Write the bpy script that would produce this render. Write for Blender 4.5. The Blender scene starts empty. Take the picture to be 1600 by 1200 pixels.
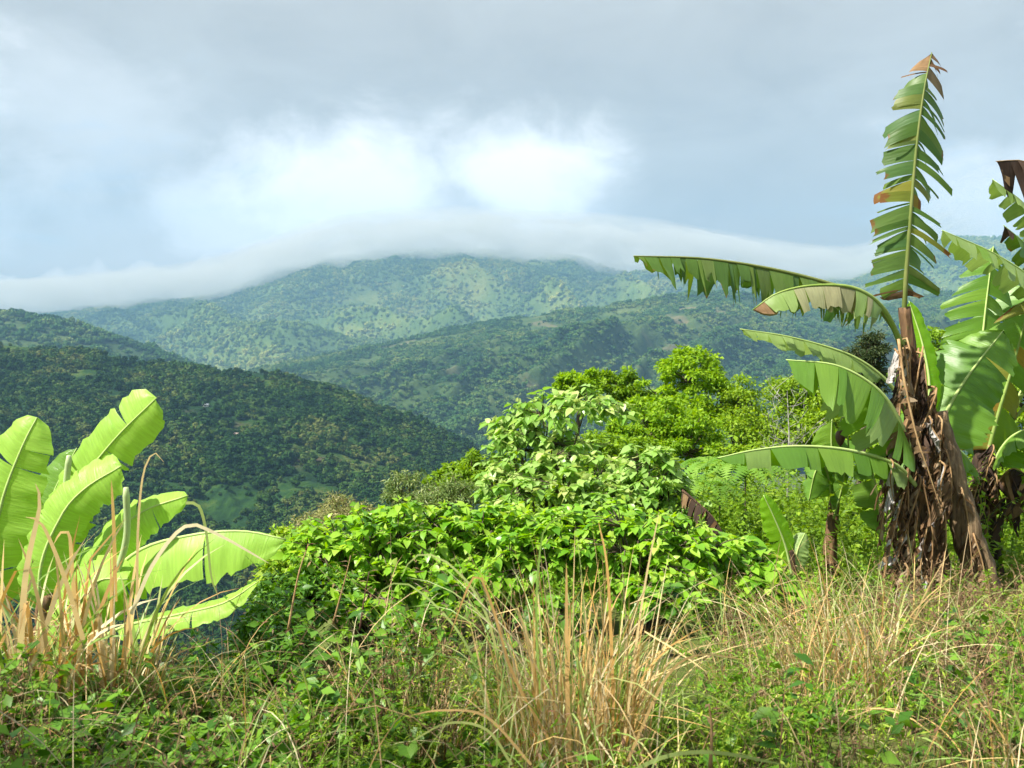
import bpy, math, random
import numpy as np
from mathutils import Vector, Matrix
random.seed(7)
RNG = np.random.default_rng(11)
S = bpy.context.scene
COL = S.collection
R = math.radians

# ------------------------------------------------------------------ camera
FPX = 1386.0                                   # focal length in pixels of a 1600 wide frame
CAMZ = 1.65
PITCH = math.atan(60 / FPX)                    # looking slightly down
cam_d = bpy.data.cameras.new('camera')
cam_d.sensor_width = 36
cam_d.lens = 36 * FPX / 1600
cam_d.clip_start = 0.05
cam_d.clip_end = 40000
cam_d.dof.use_dof = True
cam_d.dof.focus_distance = 9.0
cam_d.dof.aperture_fstop = 5.6
cam = bpy.data.objects.new('camera', cam_d)
cam.location = (0, 0, CAMZ)
cam.rotation_euler = (R(90) - PITCH, 0, 0)
COL.objects.link(cam)
S.camera = cam

# ------------------------------------------------------------------ world and sun
SUN_EL, SUN_AZ = 50.0, -116.0                  # azimuth clockwise from +Y (the view direction)
sd = Vector((math.sin(R(SUN_AZ)) * math.cos(R(SUN_EL)), math.cos(R(SUN_AZ)) * math.cos(R(SUN_EL)), math.sin(R(SUN_EL))))
sun_d = bpy.data.lights.new('sun', 'SUN')
sun_d.energy = 5.0
sun_d.angle = R(1.2)
sun_d.color = (1.0, 0.95, 0.86)
sun = bpy.data.objects.new('sun', sun_d)
sun.rotation_euler = (-sd).to_track_quat('-Z', 'Y').to_euler()
COL.objects.link(sun)


def ray(px, py):
    d = Vector((0, math.cos(PITCH), -math.sin(PITCH))) + Vector((1, 0, 0)) * ((px - 800) / FPX) + Vector((0, math.sin(PITCH), math.cos(PITCH))) * ((600 - py) / FPX)
    return d


def P(px, py, Y):
    """the point of the place seen at photo pixel (px, py) that lies Y metres ahead"""
    d = ray(px, py)
    return Vector((0, 0, CAMZ)) + d * (Y / d.y)


class NT:
    def __init__(self, nt):
        self.nt = nt
        nt.nodes.clear()

    def n(self, t, props=None, **inp):
        nd = self.nt.nodes.new(t)
        for k, v in (props or {}).items():
            setattr(nd, k, v)
        for k, v in inp.items():
            key = int(k[1:]) if k[0] == 'i' and k[1:].isdigit() else k.replace('_', ' ')
            s = nd.inputs[key]
            if isinstance(v, bpy.types.NodeSocket):
                self.nt.links.new(v, s)
            else:
                s.default_value = v
        return nd

    def math(self, op, a, b=0.0, c=0.0, clamp=False):
        nd = self.n('ShaderNodeMath', {'operation': op, 'use_clamp': clamp}, i0=a, i1=b, i2=c)
        return nd.outputs[0]

    def vmath(self, op, a, b=(0, 0, 0)):
        nd = self.n('ShaderNodeVectorMath', {'operation': op}, i0=a, i1=b)
        return nd.outputs['Value'] if op in ('LENGTH', 'DISTANCE', 'DOT_PRODUCT') else nd.outputs[0]

    def mix(self, f, a, b):
        nd = self.n('ShaderNodeMix', {'data_type': 'RGBA'}, i0=f, i6=a, i7=b)
        return nd.outputs[2]

    def ramp(self, f, stops, interp='LINEAR'):
        nd = self.n('ShaderNodeValToRGB', i0=f)
        cr = nd.color_ramp
        cr.interpolation = interp
        while len(cr.elements) > 1:
            cr.elements.remove(cr.elements[-1])
        cr.elements[0].position = stops[0][0]
        cr.elements[0].color = c4(stops[0][1])
        for p, c in stops[1:]:
            e = cr.elements.new(p)
            e.color = c4(c)
        return nd.outputs[0]

    def sstep(self, v, a, b):
        nd = self.n('ShaderNodeMapRange', {'interpolation_type': 'SMOOTHSTEP'}, i0=v, i1=a, i2=b)
        return nd.outputs[0]

    def noise(self, vec, scale, detail=4.0, rough=0.55, dist=0.0):
        nd = self.n('ShaderNodeTexNoise', None, Vector=vec, Scale=scale, Detail=detail, Roughness=rough, Distortion=dist)
        return nd.outputs[0]


def c4(c):
    if isinstance(c, (int, float)):
        return (c, c, c, 1)
    return (c[0], c[1], c[2], 1)


world = bpy.data.worlds.new('World')
S.world = world
world.use_nodes = True
w = NT(world.node_tree)
tc = w.n('ShaderNodeTexCoord').outputs['Generated']
sky = w.n('ShaderNodeTexSky', {'sky_type': 'NISHITA', 'sun_disc': False, 'sun_elevation': R(SUN_EL), 'sun_rotation': R(SUN_AZ), 'air_density': 1.0, 'dust_density': 2.0})
bg_sky = w.n('ShaderNodeBackground', None, Color=sky.outputs[0], Strength=0.1)
sep = w.n('ShaderNodeSeparateXYZ', None, Vector=tc)
zz = w.math('MAXIMUM', sep.outputs[2], 0.0)
den = w.math('ADD', zz, 0.22)
comb = w.n('ShaderNodeCombineXYZ', None, X=w.math('DIVIDE', sep.outputs[0], den), Y=w.math('DIVIDE', sep.outputs[1], den), Z=w.math('MULTIPLY', zz, 0.8))
n1 = w.noise(comb.outputs[0], 1.15, 5, 0.52, 0.3)
n2 = w.noise(comb.outputs[0], 3.1, 7, 0.6, 0.5)
nn = w.math('ADD', w.math('MULTIPLY', n1, 0.5), w.math('MULTIPLY', n2, 0.5))
cloud_col = w.ramp(nn, [(0.34, (0.262, 0.262, 0.252)), (0.48, (0.305, 0.305, 0.292)), (0.58, (0.335, 0.338, 0.325)), (0.70, (0.375, 0.38, 0.37))])
# thin bright gaps in the cloud
warp = w.noise(w.vmath('MULTIPLY', tc, (1.0, 1.0, 1.6)), 7.0, 7, 0.62, 0.25)
patch = None
for (px, py, rx, rz, amp) in [(560, 315, 0.16, 0.062, 1.0), (800, 285, 0.095, 0.066, 1.0), (430, 340, 0.14, 0.055, 0.7), (700, 350, 0.2, 0.06, 0.6), (300, 375, 0.16, 0.05, 0.3), (150, 185, 0.10, 0.06, 0.28), (1540, 320, 0.07, 0.055, 0.75), (190, 400, 0.22, 0.05, 0.25), (-500, 250, 0.3, 0.12, 0.6), (2300, 200, 0.3, 0.12, 0.6)]:
    d0 = ray(px, py).normalized()
    off = w.vmath('SUBTRACT', tc, tuple(d0))
    sc = w.vmath('MULTIPLY', off, (1 / rx, 1 / 0.25, 1 / rz))
    ln = w.math('ADD', w.vmath('LENGTH', sc), w.math('MULTIPLY', w.math('SUBTRACT', warp, 0.5), 2.6))
    m = w.math('MULTIPLY', w.sstep(ln, 1.6, 0.2), amp)
    patch = m if patch is None else w.math('MAXIMUM', patch, m)
cloud_col = w.mix(w.math('MULTIPLY', w.sstep(sep.outputs[2], 0.26, 0.02), 0.85), cloud_col, (0.345, 0.285, 0.205, 1))
cloud_col = w.mix(patch, cloud_col, (0.78, 0.78, 0.78, 1))
bg_cl = w.n('ShaderNodeBackground', None, Color=cloud_col, Strength=0.92)
cover = w.math('MULTIPLY', w.sstep(nn, 0.80, 0.55), 0.97)
ms = w.n('ShaderNodeMixShader', None, i0=cover, i1=bg_sky.outputs[0], i2=bg_cl.outputs[0])
w.n('ShaderNodeOutputWorld', None, Surface=ms.outputs[0])

vs = S.view_settings
vs.view_transform = 'Standard'
vs.look = 'None'
vs.exposure = 1.3
vs.gamma = 1.0
vs.use_curve_mapping = False
S.cycles.use_denoising = True
S.cycles.adaptive_threshold = 0.02
S.cycles.max_bounces = 6
S.cycles.diffuse_bounces = 2
S.cycles.glossy_bounces = 2
S.cycles.transmission_bounces = 4
S.cycles.volume_bounces = 6
S.cycles.transparent_max_bounces = 8
S.cycles.sample_clamp_indirect = 6


# ------------------------------------------------------------------ numpy noise
_perm = np.random.default_rng(5).permutation(512)
_gr = np.random.default_rng(6).uniform(0, 2 * np.pi, 512)


def perlin(x, y):
    xi = np.floor(x).astype(int); yi = np.floor(y).astype(int)
    xf = x - xi; yf = y - yi
    u = xf * xf * xf * (xf * (xf * 6 - 15) + 10); v = yf * yf * yf * (yf * (yf * 6 - 15) + 10)

    def g(ix, iy, dx, dy):
        h = _gr[_perm[(_perm[ix & 511] + iy) & 511]]
        return np.cos(h) * dx + np.sin(h) * dy
    a = g(xi, yi, xf, yf); b = g(xi + 1, yi, xf - 1, yf)
    c = g(xi, yi + 1, xf, yf - 1); d = g(xi + 1, yi + 1, xf - 1, yf - 1)
    return ((a + (b - a) * u) * (1 - v) + (c + (d - c) * u) * v) * 1.5


def fbm(x, y, o=5, g=0.5):
    r = 0; a = 1.0; s = 0
    for i in range(o):
        r = r + a * perlin(x * 2 ** i + 17.3 * i, y * 2 ** i - 9.1 * i); s += a; a *= g
    return r / s


def ridged(x, y, o=4):
    r = 0; a = 1.0; s = 0
    for i in range(o):
        r = r + a * (1 - 2 * np.abs(perlin(x * 2 ** i + 7.7 * i, y * 2 ** i + 3.3 * i))); s += a; a *= 0.5
    return r / s


def smooth(t):
    t = np.clip(t, 0, 1)
    return t * t * (3 - 2 * t)


# ------------------------------------------------------------------ mesh and object helpers
def mesh_np(name, V, F, uv=None, rnd=None, mat=None, smooth_=False, extra=None, fmat=None):
    """V (n,3); F list of index arrays, each (m,3) or (m,4)"""
    if not isinstance(F, (list, tuple)):
        F = [F]
    V = np.asarray(V, dtype=np.float32)
    me = bpy.data.meshes.new(name)
    me.vertices.add(len(V)); me.vertices.foreach_set('co', V.ravel())
    F = [np.asarray(f, dtype=np.int32) for f in F if len(f)]
    li = np.concatenate([f.ravel() for f in F])
    tot = np.concatenate([np.full(len(f), f.shape[1], dtype=np.int32) for f in F])
    st = np.concatenate([[0], np.cumsum(tot)[:-1]]).astype(np.int32)
    me.loops.add(len(li)); me.loops.foreach_set('vertex_index', li)
    me.polygons.add(len(tot)); me.polygons.foreach_set('loop_start', st); me.polygons.foreach_set('loop_total', tot)
    if smooth_:
        me.polygons.foreach_set('use_smooth', np.ones(len(tot), dtype=bool))
    if fmat is not None:
        me.polygons.foreach_set('material_index', np.asarray(fmat, dtype=np.int32))
    for nm, arr in ([('rnd', rnd)] if rnd is not None else []) + list((extra or {}).items()):
        a = me.attributes.new(nm, 'FLOAT', 'POINT'); a.data.foreach_set('value', np.asarray(arr, dtype=np.float32))
    if uv is not None:
        uvl = me.uv_layers.new(name='UVMap')
        uvl.data.foreach_set('uv', np.asarray(uv, dtype=np.float32)[li].ravel())
    for m in (mat if isinstance(mat, (list, tuple)) else [mat]):
        if m is not None:
            me.materials.append(m)
    me.update(calc_edges=True)
    me.validate()
    return me


def link(name, me, parent=None, loc=None):
    o = bpy.data.objects.new(name, me)
    COL.objects.link(o)
    if parent is not None:
        o.parent = parent
    if loc is not None:
        o.location = loc
    return o


def tag(o, label=None, cat=None, group=None, kind=None):
    if label: o['label'] = label
    if cat: o['category'] = cat
    if group: o['group'] = group
    if kind: o['kind'] = kind
    return o


def empty(name, loc, label, cat, group=None):
    o = bpy.data.objects.new(name, None)
    o.empty_display_size = 0.1
    COL.objects.link(o)
    o.location = loc
    return tag(o, label, cat, group)


class MB:
    """collects vertices / faces of ONE mesh"""
    def __init__(self):
        self.V = []; self.Q = []; self.T = []; self.UV = []; self.Rn = []; self.n = 0

    def add(self, V, Q=None, T=None, uv=None, rnd=0.0):
        V = np.asarray(V, dtype=np.float64).reshape(-1, 3)
        self.V.append(V)
        if Q is not None and len(Q): self.Q.append(np.asarray(Q, dtype=np.int64) + self.n)
        if T is not None and len(T): self.T.append(np.asarray(T, dtype=np.int64) + self.n)
        self.UV.append(np.zeros((len(V), 2)) if uv is None else np.asarray(uv))
        self.Rn.append(np.full(len(V), rnd) if np.isscalar(rnd) else np.asarray(rnd))
        self.n += len(V)

    def mesh(self, name, mat, smooth_=False, off=None):
        V = np.concatenate(self.V)
        if off is not None:
            V = V - np.array(off)
        F = []
        if self.Q: F.append(np.concatenate(self.Q))
        if self.T: F.append(np.concatenate(self.T))
        return mesh_np(name, V, F, np.concatenate(self.UV), np.concatenate(self.Rn), mat, smooth_)

    def build(self, name, mat, parent=None, smooth_=False):
        off = parent.location if parent is not None else None
        if parent is not None and parent.parent is not None:
            off = parent.parent.location + parent.location
        return link(name, self.mesh(name, mat, smooth_, off), parent)


def frames(pts, up=(0, 0, 1)):
    pts = np.asarray(pts, float)
    T = np.gradient(pts, axis=0)
    T /= np.linalg.norm(T, axis=1, keepdims=True) + 1e-12
    up = np.asarray(up, float)
    Sd = np.cross(T, up)
    bad = np.linalg.norm(Sd, axis=1) < 0.05
    Sd[bad] = np.cross(T[bad], np.array([0.3, 1, 0.1]))
    Sd /= np.linalg.norm(Sd, axis=1, keepdims=True)
    for i in range(1, len(Sd)):
        if Sd[i] @ Sd[i - 1] < 0: Sd[i] = -Sd[i]
    Nn = np.cross(Sd, T)
    return T, Sd, Nn


def catmull(ctrl, n):
    c = np.asarray([tuple(p) for p in ctrl], float)
    if len(c) == 2:
        t = np.linspace(0, 1, n)[:, None]
        return c[0] * (1 - t) + c[1] * t
    c = np.vstack([2 * c[0] - c[1], c, 2 * c[-1] - c[-2]])
    seg = np.linalg.norm(np.diff(c[1:-1], axis=0), axis=1)
    cum = np.concatenate([[0], np.cumsum(seg)]); cum /= cum[-1]
    out = []
    for t in np.linspace(0, 1, n):
        i = min(np.searchsorted(cum, t, side='right') - 1, len(seg) - 1)
        f = (t - cum[i]) / (cum[i + 1] - cum[i] + 1e-12)
        p0, p1, p2, p3 = c[i], c[i + 1], c[i + 2], c[i + 3]
        out.append(0.5 * (2 * p1 + (p2 - p0) * f + (2 * p0 - 5 * p1 + 4 * p2 - p3) * f * f + (3 * p1 - p0 - 3 * p2 + p3) * f ** 3))
    return np.array(out)


def tube(mb, pts, rad, sides=6, rnd=0.0, rfun=None, cap=True):
    pts = np.asarray([tuple(p) for p in pts], float)
    n = len(pts)
    rad = np.broadcast_to(np.asarray(rad, float), (n,))
    T, Sd, Nn = frames(pts)
    a = np.linspace(0, 2 * np.pi, sides, endpoint=False)
    rr = rad[:, None] * (np.ones((n, sides)) if rfun is None else rfun(np.linspace(0, 1, n)[:, None], a[None, :]))
    V = pts[:, None, :] + (np.cos(a)[None, :, None] * Sd[:, None, :] + np.sin(a)[None, :, None] * Nn[:, None, :]) * rr[:, :, None]
    idx = np.arange(n * sides).reshape(n, sides)
    Q = np.stack([idx[:-1], np.roll(idx[:-1], -1, 1), np.roll(idx[1:], -1, 1), idx[1:]], -1).reshape(-1, 4)
    uv = np.stack(np.broadcast_arrays((a / 6.2832)[None, :], np.linspace(0, 1, n)[:, None]), -1).reshape(-1, 2)
    V = V.reshape(-1, 3); Tt = None
    if cap:
        V = np.vstack([V, pts[0], pts[-1]]); uv = np.vstack([uv, [0, 0], [0, 1]])
        c0, c1 = n * sides, n * sides + 1
        k = np.arange(sides); k2 = (k + 1) % sides
        Tt = np.concatenate([np.stack([np.full(sides, c0), idx[0][k2], idx[0][k]], -1), np.stack([np.full(sides, c1), idx[-1][k], idx[-1][k2]], -1)])
    mb.add(V, Q, Tt, uv, rnd)


# ------------------------------------------------------------------ materials
def new_mat(name):
    m = bpy.data.materials.new(name)
    m.use_nodes = True
    return m, NT(m.node_tree)


def mat_leaf(name, cols, trans=0.35, tboost=1.5, rough=0.5, spec=0.3, nscale=4.0, namt=0.35, spots=None, uvstripe=0.0, edge=None):
    """leaf blade: colour varies from leaf to leaf and within it; part of the light passes through"""
    m, t = new_mat(name)
    at = t.n('ShaderNodeAttribute', {'attribute_name': 'rnd'}).outputs['Fac']
    oi = t.n('ShaderNodeObjectInfo').outputs['Random']
    tcn = t.n('ShaderNodeTexCoord')
    nrm = None
    f = t.math('FRACT', t.math('ADD', at, t.math('MULTIPLY', oi, 0.999)))
    k = len(cols) - 1
    col = t.ramp(f, [(i / max(k, 1) * 0.999, c) for i, c in enumerate(cols)])
    nz = t.noise(tcn.outputs['Object'], nscale, 4, 0.6)
    val = t.math('ADD', t.math('MULTIPLY', t.math('SUBTRACT', nz, 0.5), namt * 2), 1.0)
    if uvstripe:
        uv = t.n('ShaderNodeSeparateXYZ', None, Vector=tcn.outputs['UV'])
        wv = t.n('ShaderNodeCombineXYZ', None, X=t.math('MULTIPLY', uv.outputs[0], 90.0), Y=t.math('MULTIPLY', uv.outputs[1], 1.5), Z=t.math('MULTIPLY', oi, 20.0))
        st = t.noise(wv.outputs[0], 1.0, 3, 0.6)
        val = t.math('ADD', val, t.math('MULTIPLY', t.math('SUBTRACT', st, 0.5), uvstripe))
        nrm = t.n('ShaderNodeBump', None, Height=st, Strength=0.35, Distance=0.012).outputs[0]
    hsv = t.n('ShaderNodeHueSaturation', None, Value=val, Color=col)
    col = hsv.outputs[0]
    if edge is not None:                        # dried brown margins / patches of the leaf itself
        uv2 = t.n('ShaderNodeSeparateXYZ', None, Vector=tcn.outputs['UV'])
        nz2 = t.noise(tcn.outputs['Object'], 5.0, 4, 0.65)
        e = t.math('ADD', uv2.outputs[1], t.math('MULTIPLY', t.math('SUBTRACT', nz2, 0.5), 1.1))
        col = t.mix(t.sstep(e, edge[1], edge[1] + 0.12), col, c4(edge[0]))
    if spots is not None:
        nz3 = t.noise(tcn.outputs['Object'], spots[2], 4, 0.6)
        col = t.mix(t.sstep(nz3, spots[1], spots[1] + 0.08), col, c4(spots[0]))
    pr = t.n('ShaderNodeBsdfPrincipled', None, Base_Color=col, Roughness=rough)
    pr.inputs['Specular IOR Level'].default_value = spec
    if nrm is not None:
        t.nt.links.new(nrm, pr.inputs['Normal'])
    tcol = t.n('ShaderNodeHueSaturation', None, Hue=0.49, Saturation=1.15, Value=tboost, Color=col).outputs[0]
    tr = t.n('ShaderNodeBsdfTranslucent', None, Color=tcol)
    mx = t.n('ShaderNodeMixShader', None, i0=trans, i1=pr.outputs[0], i2=tr.outputs[0])
    t.n('ShaderNodeOutputMaterial', None, Surface=mx.outputs[0])
    return m


def mat_bark(name, c1, c2, c3, sc=(14, 14, 2.0), rough=0.85, bump=0.4, spots=None):
    m, t = new_mat(name)
    tcn = t.n('ShaderNodeTexCoord')
    v = t.vmath('MULTIPLY', tcn.outputs['Object'], sc)
    nz = t.noise(v, 1.0, 6, 0.65, 0.4)
    oi = t.n('ShaderNodeObjectInfo').outputs['Random']
    col = t.ramp(t.math('ADD', nz, t.math('MULTIPLY', t.math('SUBTRACT', oi, 0.5), 0.15)), [(0.33, c1), (0.5, c2), (0.68, c3)])
    if spots:
        n3 = t.noise(tcn.outputs['Object'], spots[2], 3, 0.5)
        col = t.mix(t.sstep(n3, spots[1], spots[1] + 0.06), col, c4(spots[0]))
    b = t.n('ShaderNodeBump', None, Height=nz, Strength=bump, Distance=0.03)
    pr = t.n('ShaderNodeBsdfPrincipled', None, Base_Color=col, Roughness=rough, Normal=b.outputs[0])
    pr.inputs['Specular IOR Level'].default_value = 0.2
    t.n('ShaderNodeOutputMaterial', None, Surface=pr.outputs[0])
    return m


def mat_ground(name, stops, scale, bare=None, bump=0.5, bdist=1.0, scale2=8.0):
    m, t = new_mat(name)
    geo = t.n('ShaderNodeNewGeometry').outputs['Position']
    a = t.noise(geo, scale, 8, 0.62, 0.5)
    b_ = t.noise(geo, scale * scale2, 6, 0.65)
    f = t.math('ADD', t.math('MULTIPLY', a, 0.65), t.math('MULTIPLY', b_, 0.35))
    col = t.ramp(f, stops)
    if bare is not None:
        at = t.n('ShaderNodeAttribute', {'attribute_name': 'bare'}).outputs['Fac']
        bf = t.sstep(t.math('ADD', at, t.math('MULTIPLY', t.math('SUBTRACT', b_, 0.5), 0.5)), 0.35, 0.7)
        col = t.mix(bf, col, t.ramp(a, [(0.35, bare[0]), (0.65, bare[1])]))
    bp = t.n('ShaderNodeBump', None, Height=b_, Strength=bump, Distance=bdist)
    pr = t.n('ShaderNodeBsdfPrincipled', None, Base_Color=col, Roughness=0.95, Normal=bp.outputs[0])
    pr.inputs['Specular IOR Level'].default_value = 0.1
    t.n('ShaderNodeOutputMaterial', None, Surface=pr.outputs[0])
    return m


# ------------------------------------------------------------------ ground sheet
def G(x, y):
    x = np.asarray(x, float); y = np.asarray(y, float)
    z = -0.17 * np.clip(y - 4.0, 0, 41) - 0.03 * np.clip(y - 2.0, 0, 2)
    edge = -0.10 * y - 0.6
    left = np.clip(edge - x, 0, None) * smooth((y - 3.6) / 2.5)
    z = z - 0.75 * left
    z = z - 0.45 * np.clip(y - 45, 0, None) - 0.2 * np.clip(-x - 20, 0, None) * (y < 3.6)
    z = z + 0.10 * fbm(x * 0.5, y * 0.5, 4) * smooth((np.hypot(x, y)) / 4)
    far = smooth((np.hypot(x, y) - 60) / 500)
    z = np.maximum(z, -60 - far * 0)
    return z * (1 - far) + far * -185.0


def gz(x, y):
    return float(G(np.array([x]), np.array([y]))[0])


def build_ground():
    th = np.concatenate([np.linspace(-55, 55, 170), np.linspace(58, 302, 82)])[:-1]
    rr = np.concatenate([np.linspace(0.3, 12, 80), np.geomspace(12.4, 14000, 120)])
    A, Rr = np.meshgrid(np.radians(th), rr)
    X = np.sin(A) * Rr; Y = np.cos(A) * Rr
    Z = G(X, Y)
    nR, nT = X.shape
    V = np.stack([X, Y, Z], -1).reshape(-1, 3)
    idx = np.arange(nR * nT).reshape(nR, nT)
    Q = np.stack([idx[:-1], idx[1:], np.roll(idx[1:], -1, 1), np.roll(idx[:-1], -1, 1)], -1).reshape(-1, 4)
    V = np.vstack([V, [0, 0, gz(0, 0)]])
    k = np.arange(nT)
    T = np.stack([np.full(nT, nR * nT), idx[0][k], idx[0][(k + 1) % nT]], -1)
    m = mat_ground('ground_soil_grass', [(0.3, (0.035, 0.03, 0.015)), (0.45, (0.06, 0.075, 0.02)), (0.56, (0.10, 0.13, 0.03)), (0.7, (0.20, 0.19, 0.07))], 0.9, bump=0.8, bdist=0.05)
    o = link('ground', mesh_np('ground', V, [Q, T], mat=m, smooth_=True))
    tag(o, 'hillside ground falling away into the valley', kind='structure')


build_ground()


# ------------------------------------------------------------------ far hills
def prof(pts, x):
    p = np.array(pts, float)
    # smooth interpolation of a hand-measured profile
    xs = np.linspace(p[0, 0], p[-1, 0], 400)
    ys = np.interp(xs, p[:, 0], p[:, 1])
    k = 9
    ys = np.convolve(np.pad(ys, k, mode='edge'), np.ones(2 * k + 1) / (2 * k + 1), 'valid')
    return np.interp(x, xs, ys)


HILLS = {}


def hill(name, crest, cD, foot, fD, nu, nv, mat, label, spur=0.0, sfreq=6.0, skew=0.5, fine=0.0, gexp=1.0, seed=0, bare_fn=None, back=0.6, backdrop=250.0, cfine=0.3, shaper=None):
    px = np.linspace(crest[0][0], crest[-1][0], nu)
    cy = prof(crest, px); fy = prof(foot, px)
    cd = prof(cD, px); fd = prof(fD, px)
    ux = (px - 800) / FPX

    def pt(py, D):
        a = math.cos(PITCH) + math.sin(PITCH) * (600 - py) / FPX
        zz_ = -math.sin(PITCH) + math.cos(PITCH) * (600 - py) / FPX
        return np.stack([ux / a * D, D, CAMZ + zz_ / a * D], -1)
    C = pt(cy, cd); Fo = pt(fy, fd)
    v = np.linspace(0, 1 + back, nv)
    U = np.linspace(0, 1, nu)
    UU, VV = np.meshgrid(U, v)
    vv = VV[:, :, None]
    pos = Fo[None] * (1 - vv) + C[None] * vv
    z0 = Fo[None, :, 2]; z1 = C[None, :, 2]
    up = np.minimum(VV, 1.0)
    Z = z0 + (z1 - z0) * up ** gexp
    Z = Z - np.clip(VV - 1, 0, None) / back * backdrop
    W = (C[-1, 0] - C[0, 0])
    warp = 0.35 * fbm(UU * sfreq * 0.6 + seed, VV * 1.5 + seed * 2.1, 3)
    rg = ridged(UU * sfreq + skew * VV + warp + seed * 3.7, VV * 1.1 + seed, 4)
    env = np.sin(np.pi * np.clip(VV, 0, 1) ** 0.8) ** 0.7 * (VV < 1) * (1 - 0.92 * smooth((VV - 0.5) / 0.38))
    Z = Z + spur * (rg - 0.35) * env * np.clip((z1 - z0) / (0.8 * (z1 - z0).max()), 0.15, 1)
    sx = pos[:, :, 0]; sy = pos[:, :, 1]
    if shaper is not None:
        Z = Z + shaper(px[None, :] + 0 * VV, VV)
    if fine:
        fn = fbm(sx / (fine * 9) + seed, sy / (fine * 9), 5, 0.55)
        Z = Z + fine * fn * (0.25 + 0.75 * np.clip(1.3 * (1 - np.abs(VV - 0.5) * 1.6), cfine, 1))
    pos[:, :, 2] = Z
    idx = np.arange(nu * nv).reshape(nv, nu)
    Q = np.stack([idx[:-1, :-1], idx[:-1, 1:], idx[1:, 1:], idx[1:, :-1]], -1).reshape(-1, 4)
    bare = np.zeros_like(VV) if bare_fn is None else bare_fn(px[None, :] + 0 * VV, VV, sx, sy)
    o = link(name, mesh_np(name, pos.reshape(-1, 3), Q, mat=mat, smooth_=True, extra={'bare': bare.ravel()}))
    tag(o, label, kind='structure')
    HILLS[name] = dict(pos=pos, bare=bare, px=px, v=v)
    return o


def hill_pt(name, pxv, vv):
    h = HILLS[name]
    iu = np.interp(pxv, h['px'], np.arange(len(h['px']))); iv = np.interp(vv, h['v'], np.arange(len(h['v'])))
    i0 = int(min(iu, len(h['px']) - 2)); j0 = int(min(iv, len(h['v']) - 2)); a = iu - i0; b = iv - j0
    p = h['pos']
    return Vector(((p[j0, i0] * (1 - a) + p[j0, i0 + 1] * a) * (1 - b) + (p[j0 + 1, i0] * (1 - a) + p[j0 + 1, i0 + 1] * a) * b))


G1 = [(0.30, (0.022, 0.045, 0.018)), (0.45, (0.035, 0.065, 0.022)), (0.55, (0.065, 0.10, 0.03)), (0.70, (0.13, 0.15, 0.05))]
mat_hillA = mat_ground('dark_hillside', [(0.32, (0.005, 0.018, 0.006)), (0.45, (0.009, 0.03, 0.008)), (0.52, (0.02, 0.055, 0.011)), (0.58, (0.05, 0.085, 0.016)), (0.66, (0.10, 0.11, 0.03))], 0.012, bare=((0.04, 0.04, 0.02), (0.075, 0.06, 0.035)), bump=0.9, bdist=3.0, scale2=9)  # very dark tones stand in for cloud shadow over this hill
mat_hillB = mat_ground('valley_hillside', [(0.32, (0.02, 0.044, 0.014)), (0.45, (0.034, 0.066, 0.019)), (0.55, (0.058, 0.094, 0.026)), (0.67, (0.11, 0.135, 0.04))], 0.006, bare=((0.09, 0.10, 0.045), (0.15, 0.13, 0.07)), bump=0.9, bdist=5.0, scale2=8)
mat_hillC = mat_ground('left_ridge', G1, 0.006, bare=((0.08, 0.08, 0.04), (0.14, 0.12, 0.07)), bump=0.9, bdist=5.0)
mat_hillD = mat_ground('far_mountain_slopes', [(0.32, (0.035, 0.065, 0.02)), (0.46, (0.065, 0.11, 0.027)), (0.54, (0.11, 0.155, 0.038)), (0.66, (0.19, 0.21, 0.055))], 0.0022, bare=((0.12, 0.14, 0.05), (0.24, 0.24, 0.11)), bump=1.0, bdist=14.0, scale2=7)  # lighter stops put the sun patches into the slope colour


def blob(px, v, cx, cv, rx, rv):
    return np.exp(-(((px - cx) / rx) ** 2 + ((v - cv) / rv) ** 2))


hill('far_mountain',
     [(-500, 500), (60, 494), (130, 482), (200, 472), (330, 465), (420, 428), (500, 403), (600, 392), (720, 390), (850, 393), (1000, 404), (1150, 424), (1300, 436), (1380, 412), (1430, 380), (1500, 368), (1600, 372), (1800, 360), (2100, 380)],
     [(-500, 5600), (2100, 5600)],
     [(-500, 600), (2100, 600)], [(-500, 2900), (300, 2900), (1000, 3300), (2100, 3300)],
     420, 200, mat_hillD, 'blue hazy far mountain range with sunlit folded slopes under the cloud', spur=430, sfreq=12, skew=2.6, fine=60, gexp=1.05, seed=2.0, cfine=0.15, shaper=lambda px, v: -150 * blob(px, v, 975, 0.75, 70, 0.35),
     bare_fn=lambda px, v, x, y: np.clip(1.0 * fbm(x / 320, y / 320, 4) * blob(px, v, 560, 0.42, 190, 0.22) * 2.0, 0, 1))  # pale mask paints the sunlit patch on the lower spurs
hill('distant_left_ridge',
     [(-700, 520), (-300, 470), (0, 489), (60, 491), (110, 503), (160, 522), (260, 555), (320, 580), (420, 620), (520, 660)],
     [(-700, 1900), (520, 1900)],
     [(-700, 800), (520, 800)], [(-700, 1000), (520, 1000)],
     200, 90, mat_hillC, 'dim blue green ridge behind the dark hillside at the left edge', spur=40, sfreq=9, skew=1.2, fine=18, seed=5.0, cfine=0.35)
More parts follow.
